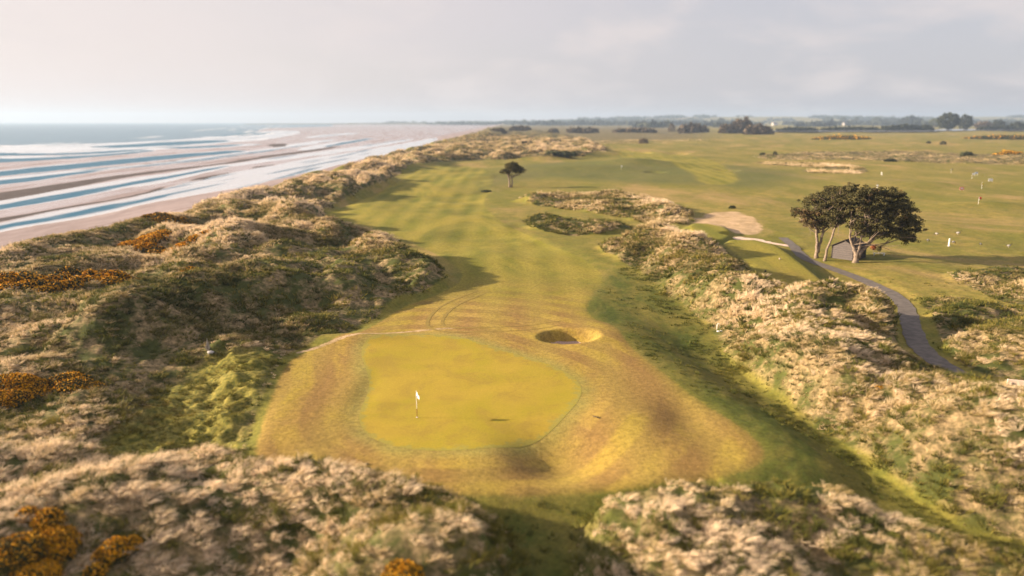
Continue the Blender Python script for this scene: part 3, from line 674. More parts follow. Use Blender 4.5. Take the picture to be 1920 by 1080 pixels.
for sgn in (-.85, .85):
    tg = np.gradient(tl, axis=0); tg /= np.linalg.norm(tg, axis=1)[:, None]; off = tl + sgn * np.stack([-tg[:, 1], tg[:, 0]], 1)
    tag(ribbon('ground_track', off, [.05, .17, .2, .17, .08, .03], trk, .02, nx=2, edge=.08), 'pair of curved tyre tracks pressed into the fairway turf behind the green', 'tyre track', kind='structure')

# inland water beyond the course, a thin bright strip
lw = P(np.array([1425,1560,1700,1745,1760,1920,2100,2100,1920,1750,1740,1560,1440]), np.array([248.2,248.6,248.8,248.8,246.6,246.4,246.2,243.8,243.4,243.6,245.2,245.4,246.4]), 0)
lw = smooth_poly(lw, True, 1)
def lz(Vv): return np.full(len(Vv), 2.2)
bpyl = fan('estuary_water', lw, water_material('estuary_surface'), 0, 3, lz, 'none'); tag(bpyl, 'thin pale strip of estuary water beyond the far gorse', 'water', kind='structure')
# low headland across the bay
hw_ = []
for px in range(490, 900, 6):
    w = P(px, 233.4, BEACH_Z); hw_.append(w)

# ------------------------------------------------------------------ camera, sun, sky, haze
cam = bpy.data.cameras.new('camera'); co = bpy.data.objects.new('camera', cam); COL.objects.link(co)
co.location = (0, 0, CAM_H); co.rotation_euler = (pi / 2 - PITCH, 0, 0)
cam.sensor_width = 36; cam.lens = 36 * FPX / 1920; cam.clip_end = 60000; cam.clip_start = .5
cam.dof.use_dof = True; cam.dof.focus_distance = 84; cam.dof.aperture_fstop = .09
SC.camera = co
sun = bpy.data.lights.new('sun', 'SUN'); so = bpy.data.objects.new('sun', sun); COL.objects.link(so)
sd = np.array([sin(SUN_AZ) * cos(SUN_EL), cos(SUN_AZ) * cos(SUN_EL), sin(SUN_EL)])
from mathutils import Vector
so.rotation_euler = Vector(sd).to_track_quat('Z', 'Y').to_euler(); so.location = (-60, 0, 60)
sun.energy = 5.0; sun.angle = radians(.55); sun.color = (1.0, .79, .55)

w = bpy.data.worlds.new('World'); SC.world = w; w.use_nodes = True
g = G(w); bg = g.n['Background']
sky = g.node('ShaderNodeTexSky', sky_type='NISHITA'); sky.sun_disc = False; sky.sun_elevation = SUN_EL; sky.sun_rotation = SUN_AZ
sky.air_density = 1.0; sky.dust_density = 2.5; sky.ozone_density = 1.0
tc = g.node('ShaderNodeTexCoord'); sp = g.node('ShaderNodeSeparateXYZ'); g.link(tc.outputs['Generated'], sp.inputs[0])
# clouds laid on a flat layer high above: direction divided by its height
zz = g.math('ADD', g.math('MAXIMUM', sp.outputs[2], 0.0), .34)
cx = g.math('DIVIDE', sp.outputs[0], zz); cy = g.math('DIVIDE', sp.outputs[1], zz)
cv = g.node('ShaderNodeCombineXYZ'); g.link(cx, cv.inputs[0]); g.link(cy, cv.inputs[1])
n1 = g.noise(cv.outputs[0], 2.6, 5, .5, .3); n2 = g.noise(cv.outputs[0], .9, 3, .5)
veil = g.ramp(g.math('ADD', n2, g.math('MULTIPLY', g.math('MULTIPLY', sp.outputs[0], -.42), 1.0)), .25, .85, .80, .96)
puff = g.ramp(n1, .46, .68, 0, .62)
veilcol = g.mix(g.ramp(sp.outputs[0], -.75, .55), (5.2, 4.50, 4.28), (3.55, 3.40, 3.72))
c1 = g.mix(veil, sky.outputs[0], veilcol)
c2 = g.mix(puff, c1, (4.75, 4.22, 4.08))
g.link(c2, bg.inputs['Color']); bg.inputs['Strength'].default_value = .055

hzm = bpy.data.materials.new('sea_haze'); hzm.use_nodes = True; gg = G(hzm)
gg.n.remove(gg.n['Principled BSDF']); pv = gg.node('ShaderNodeVolumePrincipled')
pv.inputs['Color'].default_value = (.49, .65, .88, 1); pv.inputs["Density"].default_value = .00011; pv.inputs['Anisotropy'].default_value = .2
gg.link(pv.outputs[0], gg.n['Material Output'].inputs['Volume'])
USE_HAZE = True
if USE_HAZE:
    hb = MB(); hb.box(-14500, 14500, -60, 12600, -9, 150); ho = hb.build('haze', hzm); tag(ho, 'thin pale blue sea haze over the distant land', 'haze', kind='stuff')

SC.render.engine = 'CYCLES'
SC.view_settings.view_transform = 'Standard'; SC.view_settings.look = 'None'; SC.view_settings.exposure = 1.68; SC.view_settings.gamma = 1
SC.cycles.use_denoising = True; SC.cycles.max_bounces = 5; SC.cycles.diffuse_bounces = 2; SC.cycles.glossy_bounces = 2; SC.cycles.transmission_bounces = 2
SC.cycles.volume_bounces = 0; SC.cycles.transparent_max_bounces = 6; SC.cycles.caustics_reflective = False; SC.cycles.caustics_refractive = False
# ------------------------------------------------------------------ grass tufts
def tuft(name, locks, per, length, width, base_r, splay, lean, droop, seed, mat, segs=3):
    """a tussock of locks: blades of one lock lie together and share one tint"""
    r = np.random.default_rng(seed); V = []; F = []; tip = []; lock = []
    for q in range(locks):
        a = r.uniform(0, 2 * pi); rr = base_r * math.sqrt(r.random()); root = np.array([rr * cos(a), rr * sin(a), -.04])
        out = a + r.normal(0, .5); Lk = length * r.uniform(.55, 1.1); tint = r.random()
        d0 = np.array([cos(out) * splay * r.uniform(.2, 1) + lean * r.uniform(.3, 1.1), sin(out) * splay * r.uniform(.2, 1), 1.0]); dr = r.uniform(.6, 1.5)
        for b in range(per):
            p = root + np.append(r.normal(0, .045, 2), 0); L = Lk * r.uniform(.8, 1.12)
            d = d0 + r.normal(0, .13, 3); d /= np.linalg.norm(d)
            sidev = np.cross(d, (r.normal(), r.normal(), .2)); sidev /= np.linalg.norm(sidev) + 1e-6
            w = width * r.uniform(.6, 1.2); i0 = len(V)
            for s in range(segs + 1):
                f = s / segs; ww = w * (1 - .6 * f) * .5
                V += [p + sidev * ww, p - sidev * ww]; tip += [f, f]; lock += [tint, tint]
                p = p + d * L / segs
                d = d + np.array([lean * .4, 0, -droop * (.6 + f)]) * dr; d /= np.linalg.norm(d)
            for s in range(segs): F.append((i0 + 2 * s, i0 + 2 * s + 1, i0 + 2 * s + 3, i0 + 2 * s + 2))
    return mesh_np(name, np.array(V), np.array(F), mat, None, False, {'tip': ('FLOAT', np.array(tip)), 'lock': ('FLOAT', np.array(lock))}, link=False)

straw_mat = tuft_material('marram_blades', [(0, (.045, .060, .015)), (.28, (.110, .108, .026)), (.46, (.285, .215, .075)), (.68, (.580, .440, .245)), (1, (.800, .640, .450))])
green_mat = tuft_material('rough_blades', [(0, (.028, .040, .010)), (.4, (.085, .095, .018)), (.7, (.190, .165, .030)), (1, (.330, .245, .070))])

def make_collection(name, objs):
    c = bpy.data.collections.new(name)
    for o in objs: c.objects.link(o)
    return c
straw_src = [tuft('tuft_near', 15, 8, 1.0, .022, .30, .80, .50, .26, 500 + k, straw_mat, 3) for k in range(4)] + \
            [tuft('tuft_middle', 12, 5, 1.0, .042, .34, .80, .48, .26, 520 + k, straw_mat, 2) for k in range(4)] + \
            [tuft('tuft_far', 10, 3, .95, .10, .50, .80, .42, .24, 540 + k, straw_mat, 2) for k in range(3)]
green_src = [tuft('turf_near', 16, 5, .40, .020, .30, .8, .3, .2, 600 + k, green_mat, 2) for k in range(4)] + \
            [tuft('turf_far', 10, 3, .40, .05, .36, .8, .3, .2, 620 + k, green_mat, 2) for k in range(3)]
for k, o in enumerate(straw_src): o.name = 'a%02d' % k
for k, o in enumerate(green_src): o.name = 'b%02d' % k

def scatter(name, src, pts, rot, scl, idx, tone):
    me = bpy.data.meshes.new(name); n = len(pts)
    me.vertices.add(n); me.vertices.foreach_set('co', pts.astype(np.float32).ravel())
    for nm, typ, d, key in (('rot', 'FLOAT_VECTOR', rot, 'vector'), ('scl', 'FLOAT_VECTOR', scl, 'vector'), ('pick', 'INT', idx, 'value'), ('tone', 'FLOAT', tone, 'value')):
        a = me.attributes.new(nm, typ, 'POINT'); a.data.foreach_set(key, np.ascontiguousarray(d, np.int32 if typ == 'INT' else np.float32).ravel())
    o = bpy.data.objects.new(name, me); COL.objects.link(o)
    t = bpy.data.node_groups.new(name + '_spread', 'GeometryNodeTree')
    t.interface.new_socket('Geometry', in_out='INPUT', socket_type='NodeSocketGeometry'); t.interface.new_socket('Geometry', in_out='OUTPUT', socket_type='NodeSocketGeometry')
    i = t.nodes.new('NodeGroupInput'); q = t.nodes.new('NodeGroupOutput')
    ci = t.nodes.new('GeometryNodeCollectionInfo'); ci.inputs['Collection'].default_value = make_collection(name + '_source', src)
    ci.inputs['Separate Children'].default_value = True; ci.inputs['Reset Children'].default_value = True
    ip = t.nodes.new('GeometryNodeInstanceOnPoints'); ip.inputs['Pick Instance'].default_value = True
    def na(nm, typ):
        a = t.nodes.new('GeometryNodeInputNamedAttribute'); a.data_type = typ; a.inputs['Name'].default_value = nm; return a.outputs['Attribute']
    e2r = t.nodes.new('FunctionNodeEulerToRotation')
    t.links.new(na('rot', 'FLOAT_VECTOR'), e2r.inputs[0]); t.links.new(e2r.outputs[0], ip.inputs['Rotation'])
    t.links.new(i.outputs[0], ip.inputs['Points']); t.links.new(ci.outputs[0], ip.inputs['Instance'])
    t.links.new(na('scl', 'FLOAT_VECTOR'), ip.inputs['Scale']); t.links.new(na('pick', 'INT'), ip.inputs['Instance Index'])
    t.links.new(ip.outputs[0], q.inputs[0])
    m = o.modifiers.new('spread', 'NODES'); m.node_group = t
    return o

def candidates(y0, y1, dens, pw, seed):
    """random points, dens per square metre at y0 thinning as (y0/y)**pw"""
    r = np.random.default_rng(seed)
    yy = np.linspace(y0, y1, 4000); wgt = 1.9 * yy * dens * (y0 / yy) ** pw
    n = int(np.trapezoid(wgt, yy) if hasattr(np, 'trapezoid') else np.trapz(wgt, yy)); cdf = np.cumsum(wgt); cdf /= cdf[-1]
    y = np.interp(r.random(n), cdf, yy) + r.uniform(-.05, .05, n); x = y * r.uniform(-.95, .95, n)
    return x, y
cx_, cy_ = [np.concatenate(a) for a in zip(candidates(25, 90, 9.0, 0.35, 1), candidates(90, 230, 5.5, 1.35, 2), candidates(230, 900, .3, 1.9, 3))]
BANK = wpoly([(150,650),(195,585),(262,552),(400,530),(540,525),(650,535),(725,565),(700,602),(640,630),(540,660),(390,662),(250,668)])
OLIVE = wpoly([(470,470),(560,430),(650,440),(720,470),(790,510),(835,525),(800,548),(730,565),(640,520),(520,510),(430,500)])
GREENTOP = wpoly([(560,900),(760,930),(940,1000),(960,1080),(700,1080),(560,1000)])
GREENR = wpoly([(1060,980),(1100,935),(1240,915),(1300,960),(1200,1060),(1100,1080),(1060,1080)])
PALE = [wpoly([(1700,900),(1760,790),(1860,750),(2000,740),(2000,1000),(1850,950)]), wpoly([(1440,1010),(1560,905),(1700,950),(1780,1080),(1400,1080)]), wpoly([(1560,560),(1660,575),(1706,630),(1690,655),(1580,630)]), wpoly([(1740,600),(1840,590),(1880,660),(1790,680),(1755,650)]), wpoly([(1150,364),(1240,378),(1310,408),(1240,420),(1170,395)]), wpoly([(640,345),(730,350),(690,362),(620,375)])]
FLANK = wpoly([(1120,455),(1230,468),(1320,515),(1370,590),(1400,640),(1480,720),(1640,835),(1700,890),(1640,880),(1540,800),(1345,665),(1225,540),(1170,494)])
def tone_field(x, y):
    base = .56 + .70 * (fbm(x / 7.5, y / 7.5, 801, 3) - .5) + .85 * (fbm(x / 24, y / 24, 803, 2) - .5)
    base = base + .10 * ss(-5, 5, sdf(LEFT, x, y, 8))
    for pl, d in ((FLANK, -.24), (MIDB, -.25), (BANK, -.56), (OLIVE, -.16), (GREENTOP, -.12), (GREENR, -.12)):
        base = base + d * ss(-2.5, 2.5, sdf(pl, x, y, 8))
    for pl in PALE: base = base + .22 * ss(-2, 3, sdf(pl, x, y, 8))
    base = base - .16 * ss(180, 420, y) + 1.1 * samp(MM['relief'].astype(np.float32), x, y) * ss(260, 160, y)
    return base
th_straw = straw.astype(np.float32)
m_path = np.maximum(line_dist(PATH_W, GX, GY, 8), 0)
s_ = samp(th_straw, cx_, cy_); sl_ = samp(slope.astype(np.float32), cx_, cy_); pd = samp(m_path, cx_, cy_); shr = samp(MM['shore'].astype(np.float32), cx_, cy_)
mw = samp(np.maximum(mownv, np.maximum(ss(-.5,.3,M['d_teea']), ss(-.5,.3,M['d_teeb']))).astype(np.float32), cx_, cy_); ba_ = samp(bare.astype(np.float32), cx_, cy_)

# tussock centres: a jittered lattice near the viewer, thinning random points beyond
sp_ = 1.12; ii, jj = np.meshgrid(np.arange(-130, 131), np.arange(20, 140)); gx0 = (ii + .5 * (jj % 2)) * sp_ + rng.uniform(-.42, .42, ii.shape); gy0 = jj * sp_ * .87 + rng.uniform(-.42, .42, ii.shape)
gx0, gy0 = gx0.ravel(), gy0.ravel(); k_ = (np.abs(gx0 / gy0) < .97) & (gy0 > 24) & (gy0 < 120)
fx_, fy_ = [np.concatenate(a) for a in zip(candidates(118, 260, 1.5, 1.2, 21), candidates(260, 900, .58, 1.8, 22))]
tx, ty = np.concatenate([gx0[k_], fx_]), np.concatenate([gy0[k_], fy_])
def fields(x, y):
    return (samp(th_straw, x, y), samp(slope.astype(np.float32), x, y), samp(m_path, x, y), samp(MM['shore'].astype(np.float32), x, y), samp(mownv.astype(np.float32), x, y), samp(bare.astype(np.float32), x, y))
tt_ = tone_field(tx, ty)
dens_ = fbm(tx / 5.5, ty / 5.5, 811, 3, .6) + .5 * (fbm(tx / 16, ty / 16, 812, 2) - .5) + .35 * (tt_ - .6)
rk = rng.random(len(tx)); ok = dens_ > .34 + .22 * (rk - .5)
tx, ty, tt_, dens_ = tx[ok], ty[ok], tt_[ok], dens_[ok]
big = rng.uniform(.60, 1.15, len(tx)) * (.78 + .8 * np.clip(dens_ - .4, 0, .4)) * np.clip(ty / 110, 1, 8) ** .55
tt_ = tt_ + rng.normal(0, .10, len(tx)); yaw = rng.normal(-.3, .45, len(tx))
nk = np.where(ty < 120, 4, np.where(ty < 260, 4, 3)); rep = np.repeat(np.arange(len(tx)), nk)
off = rng.normal(0, 1, (len(rep), 2)) * np.array([.42, .34]) * big[rep][:, None]
x = tx[rep] + off[:, 0]; y = ty[rep] + off[:, 1]
s_q, sl_q, pd_q, shr_q, mw_q, ba_q = fields(x, y); uq = rng.random(len(x))
keep = (s_q > .42 + .3 * (uq - .5)) & (sl_q < .5) & (pd_q > 1.7) & (shr_q > .30 + .3 * uq) & (mw_q < .30) & (ba_q < .4)
x, y, rep = x[keep], y[keep], rep[keep]; n = len(x); z = hz(x, y)
far_ = samp(np.clip(ss(-1.5, 3, np.maximum.reduce([M['d_right'], M['d_left'], M['d_front'], M['d_rb'], M['d_rc'], M['d_mid'] + 1, M['d_farw']])), .4, 1).astype(np.float32), x, y)
siz = big[rep] * rng.uniform(.55, 1.0, n) * far_ * .92
idx = np.where(y < 75, rng.integers(0, 4, n), np.where(y < 170, rng.integers(4, 8, n), rng.integers(8, 11, n)))
rot = np.stack([rng.normal(0, .14, n), rng.normal(0, .14, n) + .1, yaw[rep] + rng.normal(0, .35, n)], -1)
scl = np.stack([siz * 1.15, siz, siz * rng.uniform(.6, .95, n)], -1)
mg = scatter('marram_grass', straw_src, np.stack([x, y, z - .03], -1), rot, scl, idx, tt_[rep] + rng.normal(0, .07, n))
tag(mg, 'pale straw and olive marram grass tussocks covering all the dunes', 'marram grass', kind='stuff')
print('straw tufts', n)
# short green rough: the bank, the edges of the mown ground, gaps between the tussocks
rg = samp(((1 - np.clip(mownv * 1.6, 0, 1)) * (1 - ks) ).astype(np.float32), cx_, cy_)
u2 = rng.random(len(cx_)); gr = fbm(cx_ / 1.6, cy_ / 1.6, 821, 2); gl = fbm(cx_ / 14, cy_ / 14, 822, 2)
swz = samp(M['swale'].astype(np.float32), cx_, cy_); dr_ = samp(M['d_right'].astype(np.float32), cx_, cy_)
prob = np.where((s_ <= .4) & (swz > .3) & (dr_ > -4.0), .75 * ss(-4.0, -1.5, dr_), 0)
prob = np.maximum(prob, np.where(sl_ > .5, .85, np.where(s_ > .4, .34, .16 * ss(.4, .6, gl) * ss(110, 80, cy_))))
keep = (u2 < prob) & (rg > .5) & (pd > 1.55) & (shr > .35) & (cy_ < 260) & (gr > .34) & (ba_ < .5)
x, y = cx_[keep], cy_[keep]; n = len(x); z = hz(x, y)
siz = (.5 + .9 * np.clip((gr[keep] - .34) / .35, 0, 1)) * rng.uniform(.7, 1.25, n) * np.clip(y / 90, 1, 5) ** .5 * np.where(sl_[keep] > .5, .55, np.where(s_[keep] > .4, 1.0, .55))
tone = np.where(sl_[keep] > .5, .64, np.where(s_[keep] > .4, .48, .36)) + .7 * (fbm(x / 5, y / 5, 823, 3) - .5)
idx = np.where(y < 75, rng.integers(0, 4, n), rng.integers(4, 7, n))
rot = np.stack([rng.normal(0, .1, n), rng.normal(0, .1, n), rng.uniform(-pi, pi, n)], -1)
scl = np.stack([siz * 1.15, siz * 1.15, siz * rng.uniform(.7, 1.0, n)], -1)
gg_ = scatter('rough_grass', green_src, np.stack([x, y, z], -1), rot, scl, idx, tone)
tag(gg_, 'short dark green rough grass on banks and between the tussocks', 'rough grass', kind='stuff')
print('green tufts', n)
# ------------------------------------------------------------------ plants
def leaf_faces(C, N, size, r, flat=.5, tone=None):
    """one small three- or four-cornered leaf spray per centre"""
    n = len(C); a = r.normal(size=(n, 3)); a = a / np.linalg.norm(a, axis=1)[:, None]
    a = a * (1 - flat * 0) ; b = np.cross(a, r.normal(size=(n, 3))); b /= np.linalg.norm(b, axis=1)[:, None] + 1e-6
    s = size * r.uniform(.6, 1.3, n)[:, None]
    V = np.stack([C - a * s * .6, C + b * s * .32, C + a * s * .75, C - b * s * .32], 1).reshape(-1, 3)
    F = np.arange(4 * n).reshape(-1, 4)
    t = np.repeat(tone if tone is not None else r.random(n), 4)
    return V, F, t
gorse_leaf = leaf_material('gorse_spines', (.026, .030, .012), (.085, .082, .026))
gorse_bloom = leaf_material('gorse_blossom', (.56, .25, .010), (.80, .41, .018))
bare_twig = plain('bleached_twig', (.42, .34, .27), .9)

def gorse(label, px, py, w, dep, h, bloom=.5, seed=0, group='gorse bushes among the dunes', leafs=.26, sink=.15, dens=1.0, name='gorse_bush'):
    r = np.random.default_rng(900 + seed); X, Y, _ = at(px, py)
    root = tag(empty(name, (X, Y, hz1(X, Y))), label, 'gorse bush', group)
    nl = max(4, int(w * dep * .55)); Cs = []; Bl = []; tl = []
    core = MB()
    for k in range(nl):
        for _ in range(20):
            a, b = r.uniform(-1, 1, 2)
            if a * a + b * b < 1: break
        lx, ly = a * w * .5, b * dep * .5
        edge = 1 - (a * a + b * b) * .6
        lr = r.uniform(.55, 1.05) * min(1.5, .35 * min(w, dep) + .3); lh = h * edge * r.uniform(.7, 1.1)
        lz_ = hz1(X + lx, Y + ly) - root.location.z
        m = int(340 * lr * lr / (leafs / .26) ** 2 * dens * 1.0)
        d = r.normal(size=(m, 3)); d /= np.linalg.norm(d, axis=1)[:, None]; d[:, 2] = np.abs(d[:, 2])
        rad = r.uniform(.82, 1.06, m)[:, None]
        Pn = d * rad * np.array([lr, lr, lh]) + np.array([lx, ly, lz_ - sink])
        Cs.append(Pn); tl.append(np.clip(r.random(m), 0, 1))
        core.blob((lx, ly, lz_ - sink), (lr * .84, lr * .84, lh * .84), 8, 6, .2, seed * 50 + k)
        if bloom > 0:
            mb = int(m * bloom * 1.9 * r.uniform(.3, 1.3)); pick = r.integers(0, m, mb)
            q = Pn[pick]; qd = d[pick]; keep = (qd[:, 2] > r.uniform(.05, .5, mb))
            Bl.append((q + qd * (.02 + leafs * .35))[keep])
    Cs = np.concatenate(Cs); V_, F_, t = leaf_faces(Cs, None, leafs, r, tone=np.concatenate(tl))
    V2 = np.array(core.v); F2 = np.array([f for f in core.f]); o = len(V_)
    mesh_np('foliage', np.concatenate([V_, V2]), np.concatenate([F_, F2 + o]), gorse_leaf, root, False, {'tone': ('FLOAT', np.concatenate([t, np.full(len(V2), .1)]))})
    if Bl:
        B_ = np.concatenate(Bl)
        if len(B_):
            V_, F_, t = leaf_faces(B_, None, leafs * .78, r); mesh_np('blossom', V_, F_, gorse_bloom, root, False, {'tone': ('FLOAT', t)})
    return root
gorse('widest yellow gorse thicket spreading to the left edge beyond the pale dune crest', 70, 543, 13, 9, 2.0, .55, 1)
gorse('long yellow gorse thicket joined to the right end of the widest thicket', 205, 532, 10, 6, 1.7, .55, 2)
gorse('dark gorse mound with few yellow flowers just behind the widest thicket', 133, 522, 4, 4, 1.7, .12, 3)
gorse('bright yellow gorse bush nearest the sand among the small patches on the left dunes', 278, 458, 7, 6, 1.2, .6, 4)
gorse('thin low streak of yellow gorse right of the bright bush on the left dunes', 352, 463, 8, 3.5, .8, .6, 5)
gorse('dark humped gorse bush with yellow only along its top edge, casting a long shadow', 275, 486, 8, 5, 1.6, .22, 6)
gorse('dark green gorse bush with yellow tips at the brink of the dunes above the beach', 330, 424, 11, 9, 2.0, .25, 7)
gorse('small low yellow gorse patch in the straw above the shaded dune bank', 355, 514, 4, 2.5, .6, .5, 8)
gorse('yellow gorse bush cut by the left edge above the tussock slope', 10, 742, 4.6, 5.5, 1.2, .55, 9, leafs=.15)
gorse('loose gorse bush with scattered yellow tips amid straw tussocks left of the green bank', 128, 722, 4.0, 3.4, .9, .32, 10, leafs=.15)
gorse('large out of focus orange gorse bush at the bottom left corner', 95, 1066, 4.4, 3.2, 1.2, .75, 11, leafs=.125, dens=1.2)
gorse('smaller orange gorse bush behind the large one in the bottom left corner', 85, 985, 3.0, 1.8, .9, .6, 12, leafs=.125, dens=1.2)
gorse('orange gorse bush right of the large one at the bottom left, beside pale tussocks', 215, 1052, 2.2, 2.0, 1.0, .7, 13, leafs=.125, dens=1.2)
gorse('small orange gorse bush cut by the bottom edge on the foreground dune', 765, 1084, 1.5, 1.3, .8, .7, 14, leafs=.12, dens=1.2)
gorse('tiny yellow gorse sprig amid straw tussocks below the bend of the tarmac path', 1645, 726, .7, .6, .3, .5, 15, leafs=.11)
gorse('far orange gorse strip right of centre in front of the pale water', 1578, 261, 75, 26, 6, .65, 16, 'far orange gorse strips', 1.7, .8, .16)
gorse('longest far orange gorse strip, running off the right edge before the pale water', 1880, 261, 100, 26, 7, .65, 17, 'far orange gorse strips', 1.9, .8, .14)
gorse('short orange gorse clump below the longest far strip near the right edge', 1889, 289, 20, 9, 3.0, .6, 18, 'far orange gorse strips', .8, .5, .4)

# ------------------------------------------------------------------ pines
needle = leaf_material('pine_needles', (.034, .036, .014), (.135, .115, .046))
needle_dry = leaf_material('dry_pine_needles', (.075, .055, .026), (.20, .135, .065))
bark = plain('pale_pine_bark', (.215, .165, .128), .9, .35, 5.0)
def pine(label, px, py, trunks, lobes, seed, limbs=26, clump=.46, per=48, group=None, dry=(), rootz=None):
    """trunks: list of [(x, y, z, radius)...] ; lobes: ellipsoids (cx, cy, cz, rx, ry, rz, clumps)"""
    r = np.random.default_rng(seed); X, Y, Z = at(px, py)
    root = tag(empty('pine_tree', (X, Y, Z)), label, 'tree', group)
    tops = []
    for t in trunks:
        t = np.array(t, float); n = 14; u = np.linspace(0, len(t) - 1, n); q = np.stack([np.interp(u, np.arange(len(t)), t[:, k]) for k in range(4)], 1)
        q[1:-1, :2] += r.normal(0, .05, (n - 2, 2)); q[0, 2] -= .25
        m = MB(); rad = q[:, 3].copy(); rad[0] *= 1.5; rad[1] *= 1.1
        m.tube(q[:, :3], rad, 9); m.build('trunk', bark, root, True); tops.append(q)
    cen = []; ton = []
    for (a, b, c, ra, rb, rc, k) in lobes:
        d = r.normal(size=(k, 3)); d /= np.linalg.norm(d, axis=1)[:, None]
        d[:, 2] = np.where(d[:, 2] < -.35, -d[:, 2], d[:, 2]); f = r.uniform(.55, 1.02, k)[:, None]
        cen.append(np.array([a, b, c]) + d * f * np.array([ra, rb, rc]))
    cen = np.concatenate(cen); cen = np.concatenate([cen, cen + r.normal(0, .55, cen.shape) * np.array([1, 1, .6])]) if clump < .6 else cen
    lm = MB()
    pick = r.permutation(len(cen))[:limbs]
    for k in pick:
        q = tops[r.integers(0, len(tops))]; j = r.integers(int(len(q) * .45), len(q)); s = q[j, :3]; e = cen[k]
        mid = (s + e) / 2 + np.array([0, 0, -.12 * np.linalg.norm(e - s)]) + r.normal(0, .25, 3)
        lm.tube([s, s * .55 + mid * .45 + r.normal(0, .1, 3), mid, mid * .45 + e * .55, e], [q[j, 3] * .55, q[j, 3] * .42, .07, .05, .02], 6, False)
        for _ in range(3):
            e2 = mid + (e - s) * r.uniform(.1, .45) + r.normal(0, .8, 3); lm.tube([mid, (mid + e2) / 2 + r.normal(0, .12, 3), e2], [.05, .035, .012], 5, False)
    lm.build('limbs', bark, root, True)
    def clumps(cc, mat, name):
        n = len(cc); rep = np.repeat(cc, per, 0); d = r.normal(size=rep.shape); d /= np.linalg.norm(d, axis=1)[:, None]
        sz = np.repeat(clump * r.uniform(.6, 1.25, n), per)[:, None]
        C = rep + d * np.cbrt(r.random(len(rep)))[:, None] * sz * np.array([1.15, 1.15, .62])
        t = np.repeat(r.random(n) * .6, per) + .4 * r.random(len(rep))
        V_, F_, tt = leaf_faces(C, None, clump * .44, r, tone=t); mesh_np(name, V_, F_, mat, root, False, {'tone': ('FLOAT', tt)})
    isdry = np.array([r.random() < (.75 if any((abs(c[0] - d[0]) < d[3] and abs(c[2] - d[2]) < d[4]) for d in dry) else .06) for c in cen])
    if isdry.sum() <= 30: isdry[:] = False
    clumps(cen[~isdry], needle, 'crown')
    if isdry.sum() > 30: clumps(cen[isdry], needle_dry, 'dry_twigs')
    return root
GP = 'pines around the dark shed'
pine('pine with forked pale trunk and lopsided crown, leftmost of the pines by the shed', 1531, 484,
     [[(0,0,0,.30),(-.05,0,2.2,.26),(-.4,0,4.6,.20),(-1.1,.2,6.6,.13),(-2.0,.2,8.2,.06)], [(.1,0,1.2,.22),(.5,-.1,3.6,.20),(.9,0,5.6,.15),(1.6,.2,8.6,.07)]],
     [(-.4,0,9.2,2.9,2.2,1.5,70), (2.3,.3,10.2,2.7,2.2,1.9,80), (-3.0,0,7.6,2.0,1.5,.75,30), (1.0,0,7.4,2.6,2.0,1.3,46), (.6,0,5.6,1.9,1.6,.7,16), (4.2,.4,9.0,1.8,1.9,2.0,46), (4.2,.3,11.3,1.1,1.3,.8,22), (-1.5,0,6.2,2.0,1.6,.6,16)], 41, 34, group=GP, dry=((-3.4,0,6.2,2.4,2.0),))
pine('slender pine with one leaning pale trunk, between the forked pine and the shed', 1545, 489,
     [[(0,-.2,0,.22),(.35,0,2.0,.19),(1.05,0,4.4,.16),(1.5,.2,6.6,.11),(1.9,.2,8.6,.06)]],
     [(2.0,.2,9.4,2.0,1.8,1.6,46), (3.0,.3,7.6,1.8,1.7,1.6,36), (1.4,.1,6.0,1.6,1.4,.8,18), (1.0,0,7.4,1.5,1.5,1.1,26), (3.3,.4,11.4,1.5,1.4,1.0,32)], 42, 26, group=GP)
pine('broad dark pine with low forking trunk in front of the shed', 1602, 492,
     [[(0,-.3,0,.42),(.15,-.3,1.3,.40),(-.5,0,2.6,.22),(-1.1,.2,4.2,.15),(-1.3,.2,6.6,.08)], [(.15,-.3,1.2,.34),(.6,0,3.2,.22),(1.0,.2,5.8,.15),(1.6,.2,8.4,.08)], [(.25,-.3,1.2,.32),(1.6,0,2.5,.23),(3.0,.2,4.2,.16),(4.4,.2,6.4,.07)]],
     [(.2,.2,8.6,2.5,2.1,1.9,66), (3.4,.2,9.4,2.9,2.4,2.3,100), (6.3,.3,7.8,2.7,2.4,2.4,90), (8.3,.3,5.6,1.9,1.8,1.7,52), (3.4,0,6.4,2.8,2.1,1.5,48), (6.2,0,4.8,2.3,1.7,1.0,34), (8.6,.1,3.7,1.2,1.1,.5,16), (1.4,.4,4.7,1.5,1.2,.6,14), (7.2,.2,4.2,1.5,1.3,.6,18), (2.0,.2,11.2,1.5,1.4,.7,26), (.0,.3,5.8,1.6,1.5,1.0,24), (4.6,.2,4.6,1.9,1.5,.8,34), (3.0,.1,5.6,2.6,1.8,1.0,30), (2.2,.3,5.0,1.5,1.3,.7,14), (5.0,.2,10.8,1.9,1.7,.9,36), (-.8,.3,10.0,1.6,1.6,1.2,36), (.6,.3,10.9,1.5,1.5,.9,30)], 43, 46, group=GP)
pine('solitary double trunked pine standing alone in the middle of the far fairway', 955, 351,
     [[(0,0,0,.34),(.05,0,2.0,.30),(-.4,0,4.2,.2),(.4,.2,6.2,.10)], [(.9,.3,0,.28),(1.0,.3,2.0,.24),(.6,.2,4.0,.18),(1.6,.3,6.2,.1)]],
     [(1.1,.2,6.3,2.9,2.6,1.9,110), (3.1,.2,5.6,2.2,2.0,1.5,60), (-1.6,.1,5.3,1.6,1.5,.9,22), (1.3,.2,7.6,1.9,1.8,1.1,40)], 44, 24, .72, 40)

